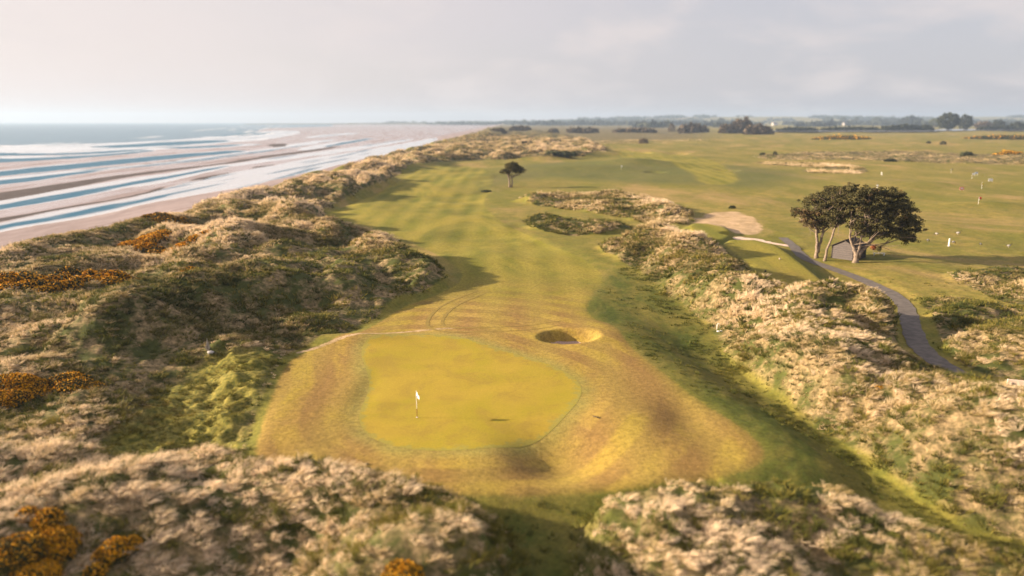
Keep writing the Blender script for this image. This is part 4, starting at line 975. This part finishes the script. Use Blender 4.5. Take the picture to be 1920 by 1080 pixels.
# distant trees, bushes and hedges, each its own plant
dist_leaf = [leaf_material('distant_evergreen', (.014, .019, .012), (.046, .050, .026)), leaf_material('distant_bare_thicket', (.070, .055, .040), (.150, .115, .080)), leaf_material('distant_pasture_tree', (.040, .052, .026), (.100, .105, .050))]
def far_plant(name, label, cat, px, pybase, wpx, hpx, kind=0, lobes=3, seed=0, group=None, trunk=False, faces=900, leaf=None):
    r = np.random.default_rng(seed * 13 + 5); X, Y, Z = at(px, pybase); s = Y / FPX * 1.02; W, Hh_ = wpx * s, hpx * s
    root = tag(empty(name, (X, Y, Z)), label, cat, group); C = []
    for k in range(lobes):
        a = (k + .5) / lobes * 2 - 1 if lobes > 1 else 0
        rx = W / 2 * (1.25 / lobes if lobes > 1 else 1) * r.uniform(.9, 1.2); hh = Hh_ * (1 - .35 * abs(a) * r.uniform(.4, 1.3)) if lobes > 1 else Hh_
        m = faces // lobes; d = r.normal(size=(m, 3)); d /= np.linalg.norm(d, axis=1)[:, None]
        base = .16 * hh if trunk else 0.0
        lump = 1 + .18 * np.sin(d[:, 0] * 7 + k) * np.sin(d[:, 2] * 6 + 2 * k)
        zz = base + (hh - base) * (.5 + .5 * d[:, 2] * lump) if trunk else hh * np.abs(d[:, 2]) * lump
        C.append(np.stack([a * (W / 2 - rx * .7) + d[:, 0] * rx * lump, d[:, 1] * rx * .8, zz], -1) * r.uniform(.86, 1.0, m)[:, None])
    C = np.concatenate(C); lf = leaf or max(W, Hh_) * .11
    V_, F_, t = leaf_faces(C, None, lf, r); mesh_np('crown', V_, F_, dist_leaf[kind], root, False, {'tone': ('FLOAT', t)})
    tm = MB(); tm.tube([(0, 0, -.5), (0, 0, Hh_ * .4), (.1, 0, Hh_ * .7)], [Hh_ * .035, Hh_ * .028, Hh_ * .01], 6); tm.build('trunk' if trunk else 'stem', bark, root)
    return root
FT = 'far trees and thickets inland of the course'
for i, a in enumerate([
 ('tree', 'large round dark tree, left and broader of the twin trees beyond the water at right', 'tree', 1776, 246, 36, 32, 0, 1, True),
 ('tree', 'round dark tree, right and narrower of the twin trees beyond the water at right', 'tree', 1808, 246, 24, 29, 0, 1, True),
 ('tree', 'dark domed tree topping the brown thicket right of centre on the skyline', 'tree', 1390, 250, 44, 30, 1, 2, False),
 ('thicket', 'wide brown thicket at the right foot of the domed tree on the skyline', 'bush', 1422, 252, 58, 17, 1, 3, False),
 ('thicket', 'grey brown thicket at the left foot of the domed tree on the skyline', 'bush', 1364, 250, 34, 17, 1, 2, False),
 ('bush', 'grey thicket left of the domed skyline tree, wide and low', 'bush', 1300, 249, 60, 16, 1, 4, False),
 ('bush', 'small upright brown bush left of the wide grey thicket near the skyline', 'bush', 1259, 247, 12, 14, 1, 1, False),
 ('tree', 'small dark tree on the skyline between the grey thicket and the domed tree', 'tree', 1351, 236, 14, 14, 0, 1, True),
 ('tree', 'small round tree alone before the pale field left of the tree clumps', 'tree', 1552, 233, 20, 13, 2, 1, True),
 ('tree', 'thin bare tree right of the small round tree before the pale field', 'tree', 1580, 234, 11, 14, 2, 1, True),
 ('tree', 'slim dark tree between the pale field and the broad clumps at right', 'tree', 1606, 234, 8, 15, 2, 1, True),
 ('tree', 'grey tree in front of the blue wood, left of the broad dark clumps', 'tree', 1643, 235, 16, 15, 2, 1, True),
 ('tree', 'broad dark tree clump, left one of two behind the water hedge', 'tree', 1668, 234, 34, 14, 0, 2, True),
 ('tree', 'broad dark tree clump, right one of two behind the water hedge', 'tree', 1706, 236, 46, 17, 0, 3, True),
 ('tree', 'small dark tree touching the left side of the twin round trees', 'tree', 1752, 240, 18, 18, 2, 1, True),
 ('tree', 'grey leafless tree right of the twin round trees', 'tree', 1843, 244, 32, 16, 1, 2, True),
 ('tree', 'dark tree midway between the twin round trees and the right edge', 'tree', 1870, 244, 26, 20, 0, 2, True),
 ('tree', 'low dark tree clump at the right edge of the skyline', 'tree', 1906, 244, 36, 14, 0, 3, True),
 ('bush', 'dark bush at the seaward tip of the farthest dunes', 'bush', 933, 249, 34, 9, 1, 2, False),
 ('bush', 'grey green bush just inland of the farthest dune tip', 'bush', 975, 246, 44, 8, 1, 3, False),
 ('bush', 'small dark bush left of the broad dark thicket on the far straw plain', 'bush', 1038, 249, 22, 8, 1, 2, False),
 ('thicket', 'broad dark thicket on the far straw plain above the far green', 'bush', 1092, 250, 64, 8, 1, 4, False),
 ('thicket', 'low grey thicket right of the broad dark one on the far plain', 'bush', 1190, 249, 84, 5, 1, 4, False),
 ('bush', 'dark bush on grass right of the far dunes, behind the far green', 'bush', 1206, 269, 16, 9, 1, 1, False),
 ('bush', 'tiny dark bush on the straw above the whitish sandy patch', 'bush', 1453, 291, 8, 7, 0, 1, False),
 ('bush', 'low green bush left of the tiny dark bush above the sandy patch', 'bush', 1430, 291, 14, 5, 2, 2, False),
 ('bush', 'small dark bush left of another on the far grass below the water', 'bush', 1741, 269, 8, 4, 0, 1, False),
 ('bush', 'dark bush right of a smaller one on the far grass below the water', 'bush', 1768, 271, 10, 6, 0, 1, False),
 ('bush', 'green bush at the far straw strip above the practice flags', 'bush', 1812, 291, 26, 8, 2, 3, False),
 ('bush', 'low dark bush in the straw strip above the sandy patch', 'bush', 1670, 303, 24, 5, 0, 2, False),
 ('bush', 'dark lumpy bush in the far dunes right of the small sand gully', 'bush', 984, 271, 14, 7, 0, 2, False),
 ('bush', 'dark green scrub along the crest of the far inland dunes', 'bush', 1052, 296, 62, 5, 2, 4, False),
 ('bush', 'small green scrub bush above the bare straw patch by the tees', 'bush', 1373, 391, 15, 6, 2, 2, False),
 ('bush', 'low dark green bush left of the solitary pine on the fairway edge', 'bush', 912, 360, 22, 4, 2, 2, False),
]):
    far_plant(*a[:8], a[8], 60 + i, FT, a[9], 1100 if a[5] > 30 else 600)
for i, (x0, x1, yb, hp, lab) in enumerate([(1456, 1535, 247, 6, 'dark low hedge along the far bank of the pale water, left length'), (1535, 1650, 246.5, 7, 'dark low hedge along the far bank of the pale water, longest length'), (1650, 1750, 246, 11, 'dark tall hedge along the far bank of the pale water, next to the twin trees'), (1830, 1925, 245, 7, 'dark hedge along the far bank of the pale water at the right edge')]):
    far_plant('hedge', lab, 'hedge', (x0 + x1) / 2, yb, x1 - x0, hp, 0, 9, 140 + i, 'hedges beyond the pale water', False, 1500, 8.0)

# far woodland that reads as one blue mass
r = np.random.default_rng(77); C = []; TT = []
for k in range(2600):
    y = r.uniform(3900, 7600); x = y * r.uniform(-.17, 1.0)
    if fbm(np.array([x / 500]), np.array([y / 900]), 555, 2)[0] < .44 + .12 * (x / y < .12): continue
    W = r.uniform(25, 60); Hk = r.uniform(12, 22); m = 26
    d = r.normal(size=(m, 3)); d /= np.linalg.norm(d, axis=1)[:, None]
    C.append(np.array([x, y, hz1(x, y)]) + np.stack([d[:, 0] * W, d[:, 1] * W * .6, np.abs(d[:, 2]) * Hk], -1)); TT.append(np.full(m, r.random()))
for k in range(700):
    y = r.uniform(2600, 4600); x = y * r.uniform(.16, .95)
    if fbm(np.array([x / 260]), np.array([y / 160]), 556, 2)[0] < .57: continue
    W = r.uniform(14, 30); Hk = r.uniform(9, 17); m = 26
    d = r.normal(size=(m, 3)); d /= np.linalg.norm(d, axis=1)[:, None]
    C.append(np.array([x, y, hz1(x, y)]) + np.stack([d[:, 0] * W, d[:, 1] * W * .6, np.abs(d[:, 2]) * Hk], -1)); TT.append(np.full(m, r.random()))
C = np.concatenate(C); V_, F_, t = leaf_faces(C, None, 22.0, r, tone=np.concatenate(TT)); V_[:, 2] = np.maximum(V_[:, 2], -3)
tag(mesh_np('woodland', V_, F_, dist_leaf[0], None, False, {'tone': ('FLOAT', t)}), 'long blue belt of far woodland along the horizon', 'woodland', kind='stuff')
# low headland across the bay
hv = []; hf = []
for k, x in enumerate(np.linspace(-2330, -640, 60)):
    f = k / 59; h = BEACH_Z + (2 + 11 * f + 5 * vnoise(np.array([k * .7]), np.array([0.]), 31)[0]) * ss(0, .06, np.float64(f))
    hv += [(x, 6300, BEACH_Z - 1), (x, 6360, h), (x, 6700, h), (x, 6800, BEACH_Z - 1)]
for k in range(59):
    for j in range(3): hf.append((4 * k + j, 4 * k + 4 + j, 4 * k + 5 + j, 4 * k + 1 + j))
tag(mesh_np('headland', np.array(hv), np.array(hf), plain('headland_scrub', (.10, .09, .06), .9, .3, .01), None, True), 'low dark headland across the bay at the sea horizon', 'headland', kind='structure')

# ------------------------------------------------------------------ shed
timber = plain('weathered_grey_boards', (.135, .122, .122), .85, .25, 2.0)
_g = G(timber); _b = _g.n['Principled BSDF']; _w = _g.node('ShaderNodeTexWave', wave_type='BANDS', bands_direction='Z', wave_profile='SAW'); _g.link(_g.vec(), _w.inputs[0]); _w.inputs['Scale'].default_value = .86; _w.inputs['Distortion'].default_value = .6
_n = _g.noise(_g.vec((1.5, 1.5, 14)), 2.0, 5, .7)
_g.link(_g.mix(_g.math('MULTIPLY', _g.ramp(_w.outputs['Fac'], 0, .25, 1, 0), .7), _g.mix(_g.ramp(_n, .35, .65), (.075, .066, .068), (.140, .122, .122)), (.035, .03, .03)), _b.inputs['Base Color'])
dark_t = plain('dark_shaded_boards', (.055, .046, .042), .8, .3, 2.0); felt = plain('dark_roofing_felt', (.060, .050, .044), .9, .3, 3.0)  # the side wall's shade is put into the darker board colour
sx, sy, sz = at(1597, 486)
shed = tag(empty('shed', (sx, sy + 1.2, sz), radians(42)), 'small dark timber shed with grey boarded gable under the pines', 'shed')
W_, D_, Hw, Hr = 3.9, 4.2, 2.15, 3.2          # gable faces local -X
m = MB()
n = 9
for k in range(n):                               # lapped boards of the gable, each tilted a little
    z0 = Hr * k / n; z1 = Hr * (k + 1) / n + .02
    def hw2(z): return W_ / 2 if z <= Hw else W_ / 2 * max(0.0, (Hr - z) / (Hr - Hw))
    a0, a1 = hw2(z0), max(hw2(z1), .03)
    m.add([(-D_/2 - .045, -a0, z0), (-D_/2 - .045, a0, z0), (-D_/2 - .012, a1, z1), (-D_/2 - .012, -a1, z1), (-D_/2 + .06, -a0, z0), (-D_/2 + .06, a0, z0), (-D_/2 + .06, a1, z1), (-D_/2 + .06, -a1, z1)],
          [(0,1,2,3), (7,6,5,4), (0,4,5,1), (3,2,6,7), (0,3,7,4), (1,5,6,2)])
m.build('gable_wall', timber, shed)
m = MB()
m.box(-D_/2 + .07, D_/2, -W_/2, -W_/2 + .1, -.3, Hw); m.box(-D_/2 + .07, D_/2, W_/2 - .1, W_/2, -.3, Hw)
m.add([(D_/2 - .1, -W_/2 + .11, -.3), (D_/2 - .1, W_/2 - .11, -.3), (D_/2 - .1, W_/2 - .11, Hw), (D_/2 - .1, 0, Hr - .06), (D_/2 - .1, -W_/2 + .11, Hw), (D_/2, -W_/2 + .11, -.3), (D_/2, W_/2 - .11, -.3), (D_/2, W_/2 - .11, Hw), (D_/2, 0, Hr - .06), (D_/2, -W_/2 + .11, Hw)],
      [(0,1,2,3,4), (9,8,7,6,5), (0,5,6,1), (1,6,7,2), (2,7,8,3), (3,8,9,4), (4,9,5,0)])
for k in range(11): m.box(-D_/2 + .1 + k * .4, -D_/2 + .13 + k * .4, -W_/2 - .02, -W_/2 - .002, -.2, Hw)
m.build('side_wall', dark_t, shed)
m = MB()
for s in (-1, 1):
    e = W_ / 2 + .28; ze = Hw - .28 * (Hr - Hw) / (W_ / 2)
    m.add([(-D_/2 - .3, 0, Hr + .05), (D_/2 + .25, 0, Hr + .05), (D_/2 + .25, s * e, ze + .05), (-D_/2 - .3, s * e, ze + .05), (-D_/2 - .3, 0, Hr + .15), (D_/2 + .25, 0, Hr + .15), (D_/2 + .25, s * e, ze + .15), (-D_/2 - .3, s * e, ze + .15)],
          [(0,1,2,3), (7,6,5,4), (0,4,5,1), (1,5,6,2), (2,6,7,3), (3,7,4,0)])
m.build('roof', felt, shed)
for s in (-1, 1):
    m = MB(); m.box(-D_/2 - .10, -D_/2 - .05, s * W_/2 - .06, s * W_/2 + .06, -.2, Hw); m.build('corner_board', dark_t, shed)
m = MB(); m.box(-.5, .5, -W_/2 - .06, -W_/2 - .025, -.1, 1.95); dr = m.build('door', dark_t, shed); m = MB(); m.box(.32, .38, -W_/2 - .1, -W_/2 - .062, .9, 1.05); m.build('handle', timber, dr)

# ------------------------------------------------------------------ flags and markers
white = plain('white_paint', (.80, .80, .80), .5, .06, 2.0); redp = plain('red_cloth', (.62, .03, .03), .7, .1); redbr = plain('dark_red_paint', (.16, .035, .025), .6, .1)
yel = plain('yellow_cloth', (.75, .55, .06), .7, .1); blk = plain('black_cloth', (.03, .03, .032), .7, .1); blue = plain('blue_print', (.10, .13, .42), .7, .1); wcl = plain('white_cloth', (.78, .79, .86), .7, .05); pinkm = plain('faded_red_board', (.72, .20, .22), .6, .1); paleb = plain('pale_blue_cloth', (.52, .62, .82), .7, .08)
def cloth(pts_w, L, D, mat, name, parent, z0, ang, drop, thick=.012, seed=0):
    """flag hanging from a pole at the local origin; its top corner at z0, drooping by 'drop'"""
    nx, nz = 12, 9; V = []; r = np.random.default_rng(seed)
    for side in (0, 1):
        for i in range(nx + 1):
            u = i / nx
            for j in range(nz + 1):
                v = j / nz
                out = L * u * (1 - .35 * drop * (1 - v)); dz = -D * v * (1 - .35 * u * drop) - drop * L * .9 * u ** 1.4
                wv = .10 * u * sin(6.5 * u + 2.2 * v + seed) * L + (thick if side else 0)
                V.append((out * cos(ang) - wv * sin(ang) + .012, out * sin(ang) + wv * cos(ang), z0 + dz))
    V = np.array(V); F = []; o = (nx + 1) * (nz + 1); ix = lambda i, j: i * (nz + 1) + j
    for i in range(nx):
        for j in range(nz):
            F += [(ix(i,j), ix(i+1,j), ix(i+1,j+1), ix(i,j+1)), (o+ix(i,j), o+ix(i,j+1), o+ix(i+1,j+1), o+ix(i+1,j))]
    for i in range(nx): F += [(ix(i,0), o+ix(i,0), o+ix(i+1,0), ix(i+1,0)), (ix(i,nz), ix(i+1,nz), o+ix(i+1,nz), o+ix(i,nz))]
    for j in range(nz): F += [(ix(0,j), ix(0,j+1), o+ix(0,j+1), o+ix(0,j)), (ix(nx,j), o+ix(nx,j), o+ix(nx,j+1), ix(nx,j+1))]
    return mesh_np(name, V, np.array(F), mat, parent, True)
fx, fy, fz = at(782, 783)
fl = tag(empty('golf_flag', (fx, fy, fz + .02)), 'white golf flag with a small blue print on its pole in the near putting green', 'golf flag')
m = MB(); m.tube([(0,0,.72), (0,0,2.16)], [.021, .016], 10); m.build('pole', white, fl); m = MB(); m.tube([(0,0,-.15), (0,0,.72)], [.021, .021], 10); m.build('pole_base', redbr, fl)
m = MB(); m.tube([(0,0,2.16), (0,0,2.2)], [.026, .02], 8); m.build('finial', white, fl)
f1_ = cloth(None, .50, .40, wcl, 'flag', fl, 2.13, radians(-62), .55, seed=1)
m = MB(); m.tube([(.085,-.16,1.83), (.095,-.175,1.83)], .07, 12)
m.v = [(a + .004 - .0, b - .03, c) for a, b, c in m.v]; m.build('print', blue, f1_)
m = MB(); m.tube([(0,0,.006), (0,0,.012)], [.075, .075], 16); m.tube([(0,0,.012), (0,0,.02)], [.06, .03], 12); m.build('cup_rim', white, fl)

def range_flag(label, px, py, h, mat, cat='flag', L=.9, D=.6, rad=.034, ang=0.0, drop=.1, grp='flags on the practice ground'):
    X, Y, Z = at(px, py); o = tag(empty('flag', (X, Y, Z)), label, cat, grp)
    m = MB(); m.tube([(0,0,-.1), (0,0,h)], [rad, rad * .8], 8); m.build('pole', white, o); cloth(None, L, D, mat, 'cloth', o, h - .03, ang, drop, .02, int(px) % 7); return o
range_flag('red flag on a white pole standing on a low hummock of the practice ground', 1834, 383, 2.0, redp, L=.75, D=.55)
range_flag('yellow flag hanging on a white pole on the practice ground', 1840, 354, 2.2, yel, L=.6, D=.9, drop=.7)
range_flag('white flag on a white pole beside the pale blue banner on the practice ground', 1822, 335, 2.3, wcl, L=.9, D=.75)
range_flag('small black flag on a pale pole, farthest of the practice ground flags', 1783, 325, 2.1, blk, L=.6, D=.5)
range_flag('tiny white flag on the distant green below the shaded mound', 1165, 319, 2.2, wcl, L=.5, D=.6, drop=.5, grp=None)
def board(name, label, px, py, w, h, zc, mat, back=white, rz=0.0):
    X, Y, Z = at(px, py); o = tag(empty(name, (X, Y, Z), rz), label, 'target board', 'target boards on the practice ground')
    m = MB(); m.box(-w/2, w/2, -.03, .03, zc, zc + h); m.build('panel', mat, o, bevel=.01)
    for s in (-1, 1):
        m = MB(); m.tube([(s * w * .36, .06, -.1), (s * w * .36, .06, zc + h * .8)], .035, 8); m.build('leg', back, o)
    return o
board('target_board', 'white rectangular target board, rightmost on the practice ground', 1857, 341, 1.7, .95, .25, white)
pb = board('target_board', 'pinkish red target board with a white middle on the practice ground', 1803, 357, 1.4, .9, .2, pinkm)
m = MB(); m.box(-.42, .42, -.045, -.032, .5, .85); m.build('white_centre', white, pb)
board('target_board', 'pale blue banner board behind the white practice flag', 1830, 330, 1.5, .75, .9, paleb, rz=.2)
def stake(name, label, cat, px, py, h, r_, mat, cap=None, grp=None):
    X, Y, Z = at(px, py); o = tag(empty(name, (X, Y, Z)), label, cat, grp)
    m = MB(); m.tube([(0,0,-.1), (0,0,h)], [r_, r_ * .92], 10); m.build('post', mat, o)
    m = MB(); m.tube([(0,0,h), (0,0,h + r_ * .6)], [r_ * 1.08, r_ * .6], 10); m.build('cap', cap or mat, o)
    m = MB(); m.box(-r_ * 1.5, r_ * 1.5, -r_ * 1.5, r_ * 1.5, -.05, .05); m.build('base', cap or mat, o); return o
stake('marker_post', 'thick white marker post standing among small birds on the practice ground', 'post', 1779, 461.5, 1.35, .13, white)
stake('marker_post', 'short white post on the grass edge above the pines', 'post', 1653, 328, 1.1, .16, white)
sg = stake('tee_sign', 'small white tee sign with dark base, just above the pine crowns', 'sign', 1645, 353, .7, .12, white, blk); m = MB(); m.box(-.3, .3, -.05, .05, .45, 1.25); m.build('panel', white, sg, bevel=.02)
stake('tee_marker', 'small dark tee marker in the middle of the long mown tee', 'tee marker', 1435, 510, .18, .10, blk)
# white rail posts and fallen white boards where the swale meets the right hand dune
X, Y, Z = at(1352, 622); o = tag(empty('rope_hoop', (X, Y + 1.2, hz1(X, Y + 1.2))), 'small white bent hoop standing behind the fallen white board', 'hoop')
m = MB(); m.tube([(-.14,0,-.1), (-.14,0,.62), (-.06,0,.74), (.06,0,.74), (.14,0,.66), (.14,0,-.1)], .03, 8); m.build('hoop_tube', white, o, True)
o = tag(empty('white_board', (X - .15, Y, Z), .3), 'white boards lying on the grass at the foot of the right hand dune', 'board')
m = MB(); m.box(-.32, .02, -.13, .13, .02, .12); m.build('board_piece', white, o, bevel=.02); m = MB(); m.box(.06, .32, -.1, .12, .02, .12); m.build('board_piece', white, o, bevel=.03)
# bleached dead shrub and pale stone below the shaded bank
X, Y, Z = at(390, 657); o = tag(empty('dead_shrub', (X, Y, Z)), 'bleached spiky dead shrub at the foot of the shaded dune bank', 'shrub'); rr = np.random.default_rng(3)
m = MB()
for k in range(34):
    a = rr.uniform(0, 2 * pi); h = rr.uniform(.4, 1.25); s = .42 * (1.3 - h); m.tube([(0 + .1 * cos(a), .1 * sin(a), 0), (s * .8 * cos(a), s * .8 * sin(a), h * .55), (s * .5 * cos(a + .3), s * .5 * sin(a + .3), h)], [.03, .022, .01], 5)
m.build('twigs', plain('grey_bleached_wood', (.36, .32, .27), .9), o)
m = MB(); m.blob((0, 0, .1), (.34, .26, .16), 12, 8, .18, 5); m.box(-.2, .2, -.12, .12, -.05, .05); st_ = m.build('stone', plain('pale_stone', (.42, .40, .40), .9), None, True); st_.location = (X + .38, Y - .35, hz1(X + .38, Y - .35)); tag(st_, 'pale stone lying right beside the bleached dead shrub', 'stone')
# bleached twiggy bush in the upper dunes
X, Y, Z = at(300, 500); o = tag(empty('dead_shrub', (X, Y, Z)), 'grey leafless twiggy shrub in front of the dark humped gorse', 'shrub'); m = MB()
for k in range(30):
    a = rr.uniform(0, 2 * pi); h = rr.uniform(.6, 1.5); m.tube([(0, 0, 0), (.35 * cos(a), .35 * sin(a), h * .6), (.6 * cos(a), .6 * sin(a), h)], [.03, .02, .008], 5)
m.build('twigs', bare_twig, o)
# wooden sleeper wall at the right edge
X, Y, Z = at(1902, 727); o = tag(empty('sleeper_wall', (X + 1.3, Y - .5, hz1(X + 1.3, Y - .5) - .25), radians(-21)), 'pale weathered timber sleeper wall in the straw at the right edge', 'timber wall')
wood = plain('bleached_timber', (.60, .47, .38), .9, .2, 2.0)
m = MB(); m.box(-2.0, 2.4, -.14, .14, .55, .80); m.build('top_sleeper', wood, o, bevel=.02); m = MB(); m.box(-2.0, 2.4, -.12, .12, -.3, .545); m.build('face_boards', wood, o, bevel=.01)
for k in range(3):
    m = MB(); m.box(-1.8 + k * 1.9, -1.66 + k * 1.9, -.24, -.145, -.3, .6); m.build('post', wood, o, bevel=.01)
# wooden handrail at the tee steps
X, Y, Z = at(1279, 442); o = tag(empty('handrail', (X, Y, Z), .9), 'dark wooden handrail beside the straw steps up to the far tee', 'handrail')
for k in range(2):
    m = MB(); m.tube([(k * 2.0, 0, -.2), (k * 2.0, 0, 1.15)], .07, 8); m.build('post', dark_t, o)
m = MB(); m.tube([(-.1, 0, 1.12), (2.1, 0, 1.12)], .05, 8); m.build('rail', dark_t, o)
# stick and clod on the mown turf, white stone by the long tee
X, Y, Z = at(1119, 783); m = MB(); m.tube([(-.28, .22, .03), (0, 0, .05), (.26, -.24, .03)], [.035, .05, .03], 7); m.tube([(.02, 0, .05), (.16, .06, .09)], [.03, .012], 6); o = m.build('fallen_stick', plain('dark_wet_wood', (.05, .035, .025), .9), None, True); o.location = (X, Y, Z); tag(o, 'short dark stick lying on the mown turf right of the putting green', 'stick')
X, Y, Z = at(688, 871); m = MB(); m.blob((0, 0, .04), (.12, .1, .08), 9, 6, .35, 8); o = m.build('turf_clod', plain('dark_turf', (.03, .035, .012), .95), None, True); o.location = (X, Y, Z); tag(o, 'dark green turf clod on the apron in front of the putting green', 'clod')
X, Y, Z = at(1462, 487); m = MB(); m.blob((0, 0, .12), (.17, .15, .15), 10, 7, .2, 9); o = m.build('stone', bare_twig, None, True); o.location = (X, Y, Z); tag(o, 'pale stone at the upper corner of the long mown tee', 'stone')
# low white beam lying beyond the shed and the rusty sapling next to it
X, Y, Z = at(1648, 479); o = tag(empty('low_bench', (X, Y, Z), -.1), 'long low white bench in the shade right of the shed', 'bench')
m = MB(); m.box(-1.0, 1.0, -.16, .16, .38, .44); m.build('seat', white, o, bevel=.01)
for s in (-.8, .8):
    m = MB(); m.box(s - .05, s + .05, -.14, .14, -.1, .375); m.build('leg', white, o)
def sapling(label, px, py, h, mat, seed):
    X, Y, Z = at(px, py); o = tag(empty('sapling', (X, Y, Z)), label, 'sapling'); r = np.random.default_rng(seed)
    m = MB(); m.tube([(0,0,-.1), (.03,0,h * .5), (0,.03,h * .9)], [.05, .035, .012], 6); m.build('stem', bark, o)
    d = r.normal(size=(260, 3)); d /= np.linalg.norm(d, axis=1)[:, None]; C = d * r.uniform(.4, 1, 260)[:, None] * np.array([.5, .5, .55]) + np.array([0, 0, h * .85])
    V_, F_, t = leaf_faces(C, None, .2, r); mesh_np('leaves', V_, F_, mat, o, False, {'tone': ('FLOAT', t)})
sapling('small rusty red sapling at the right corner of the shed', 1637, 474, 1.15, leaf_material('rusty_leaves', (.20, .06, .03), (.36, .13, .05)), 5)
sapling('small dark green sapling right of the rusty one by the shed', 1647, 476, 1.05, needle, 6)

# ------------------------------------------------------------------ birds feeding on the practice ground
fg = plain('grey_plumage', (.36, .34, .33), .8, .15, 9.0); fd = plain('black_plumage', (.022, .020, .022), .7, .1)
def make_bird(label, X, Y, rz, s, head_down):
    o = tag(empty('bird', (X, Y, hz1(X, Y)), rz), label, 'bird', 'birds feeding on the practice ground'); o.scale = (s, s, s)
    prof = [(-.34, .30, .02), (-.27, .31, .055), (-.16, .30, .115), (0, .29, .145), (.13, .31, .125), (.22, .35, .075)]
    neck = [(.27, .33, .052), (.33, .22, .045), (.38, .12, .042), (.42, .075, .045), (.47, .06, .03), (.52, .05, .008)] if head_down else [(.27, .42, .052), (.30, .50, .044), (.33, .57, .042), (.37, .615, .046), (.42, .61, .03), (.49, .60, .008)]
    m = MB(); m.tube([(a, 0, b) for a, b, c in prof], [c for a, b, c in prof], 12); m.tube([(-.05, -.05, .20), (-.04, -.05, .02), (.02, -.05, .005)], [.022, .014, .02], 6); m.tube([(.02, .05, .20), (.03, .05, .02), (.09, .05, .005)], [.022, .014, .02], 6)
    m.build('body', fg, o, True)
    m = MB(); m.tube([(.20, 0, .345)] + [(a, 0, b) for a, b, c in neck], [.07] + [c for a, b, c in neck], 10); m.build('neck_and_head', fd, o, True)
    m = MB(); m.tube([(-.46, 0, .33), (-.30, 0, .325), (-.22, 0, .32)], [.01, .05, .075], 8); m.build('tail', fd, o, True)
for k, (px, py, rz, s, hd, lab) in enumerate([(1739, 453, .2, 1.1, 1, 'small grey and black bird left of the white post and nearest the pines'), (1756, 441, 2.6, 1.15, 1, 'pale grey bird farther off, up and left of the white post'),
   (1796, 440, -.4, 1.35, 0, 'large grey and black bird farther off, up and right of the white post'), (1787, 457, .1, 1.2, 1, 'grey and black bird close beside the right of the white post'), (1838, 460, .3, 1.0, 1, 'small dark bird midway between the white post and the right edge'), (1891, 464, -.2, 1.2, 0, 'dark bird nearest the right edge on the practice ground')]):
    X, Y, Z = at(px, py); make_bird(lab, X, Y, rz, s, hd)

# ------------------------------------------------------------------ far white houses before the blue woodland
wallw = plain('white_render', (.50, .46, .44), .8, .05); slate = plain('slate_roof', (.12, .11, .12), .8, .1)
for k, (px, py, W, lab) in enumerate([(1731, 229, 30, 'white house between the dark tree clumps and the twin round trees'), (1743, 230, 20, 'smaller pinkish white house next to the larger one left of the twin trees'), (1452, 233, 30, 'white house right of the brown thicket on the skyline'), (1583, 226, 24, 'pale house behind the thin bare tree on the skyline'), (1868, 225, 26, 'pale house on the skyline near the right edge')]):
    w_ = P(px, 238, 0); X, Y = w_[0] * 1.35, w_[1] * 1.35; Z = hz1(X, Y); o = tag(empty('house', (X, Y, Z + 2.0), .2 * k), lab, 'house', 'far houses on the skyline')
    D2 = W * .5; H2 = 9.0; R2 = 15.0
    m = MB(); m.add([(-W/2,-D2/2,-8),(W/2,-D2/2,-8),(W/2,D2/2,-8),(-W/2,D2/2,-8),(-W/2,-D2/2,H2),(W/2,-D2/2,H2),(W/2,D2/2,H2),(-W/2,D2/2,H2),(-W/2,0,R2-.3),(W/2,0,R2-.3)], [(0,1,5,4),(2,3,7,6),(1,2,6,9,5),(3,0,4,8,7),(3,2,1,0)]); m.build('wall', wallw, o)
    m = MB()
    for s in (-1, 1): m.add([(-W/2-.5,0,R2),(W/2+.5,0,R2),(W/2+.5,s*(D2/2+.6),H2-.6),(-W/2-.5,s*(D2/2+.6),H2-.6),(-W/2-.5,0,R2+.3),(W/2+.5,0,R2+.3),(W/2+.5,s*(D2/2+.6),H2-.3),(-W/2-.5,s*(D2/2+.6),H2-.3)], [(0,1,2,3),(7,6,5,4),(0,4,5,1),(1,5,6,2),(2,6,7,3),(3,7,4,0)])
    m.build('roof', slate, o)
    for q in range(4):
        m = MB(); m.box(-W*.38 + q*W*.22, -W*.38 + q*W*.22 + 1.4, -D2/2-.08, -D2/2-.01, 4.5, 6.4); m.build('window', slate, o)
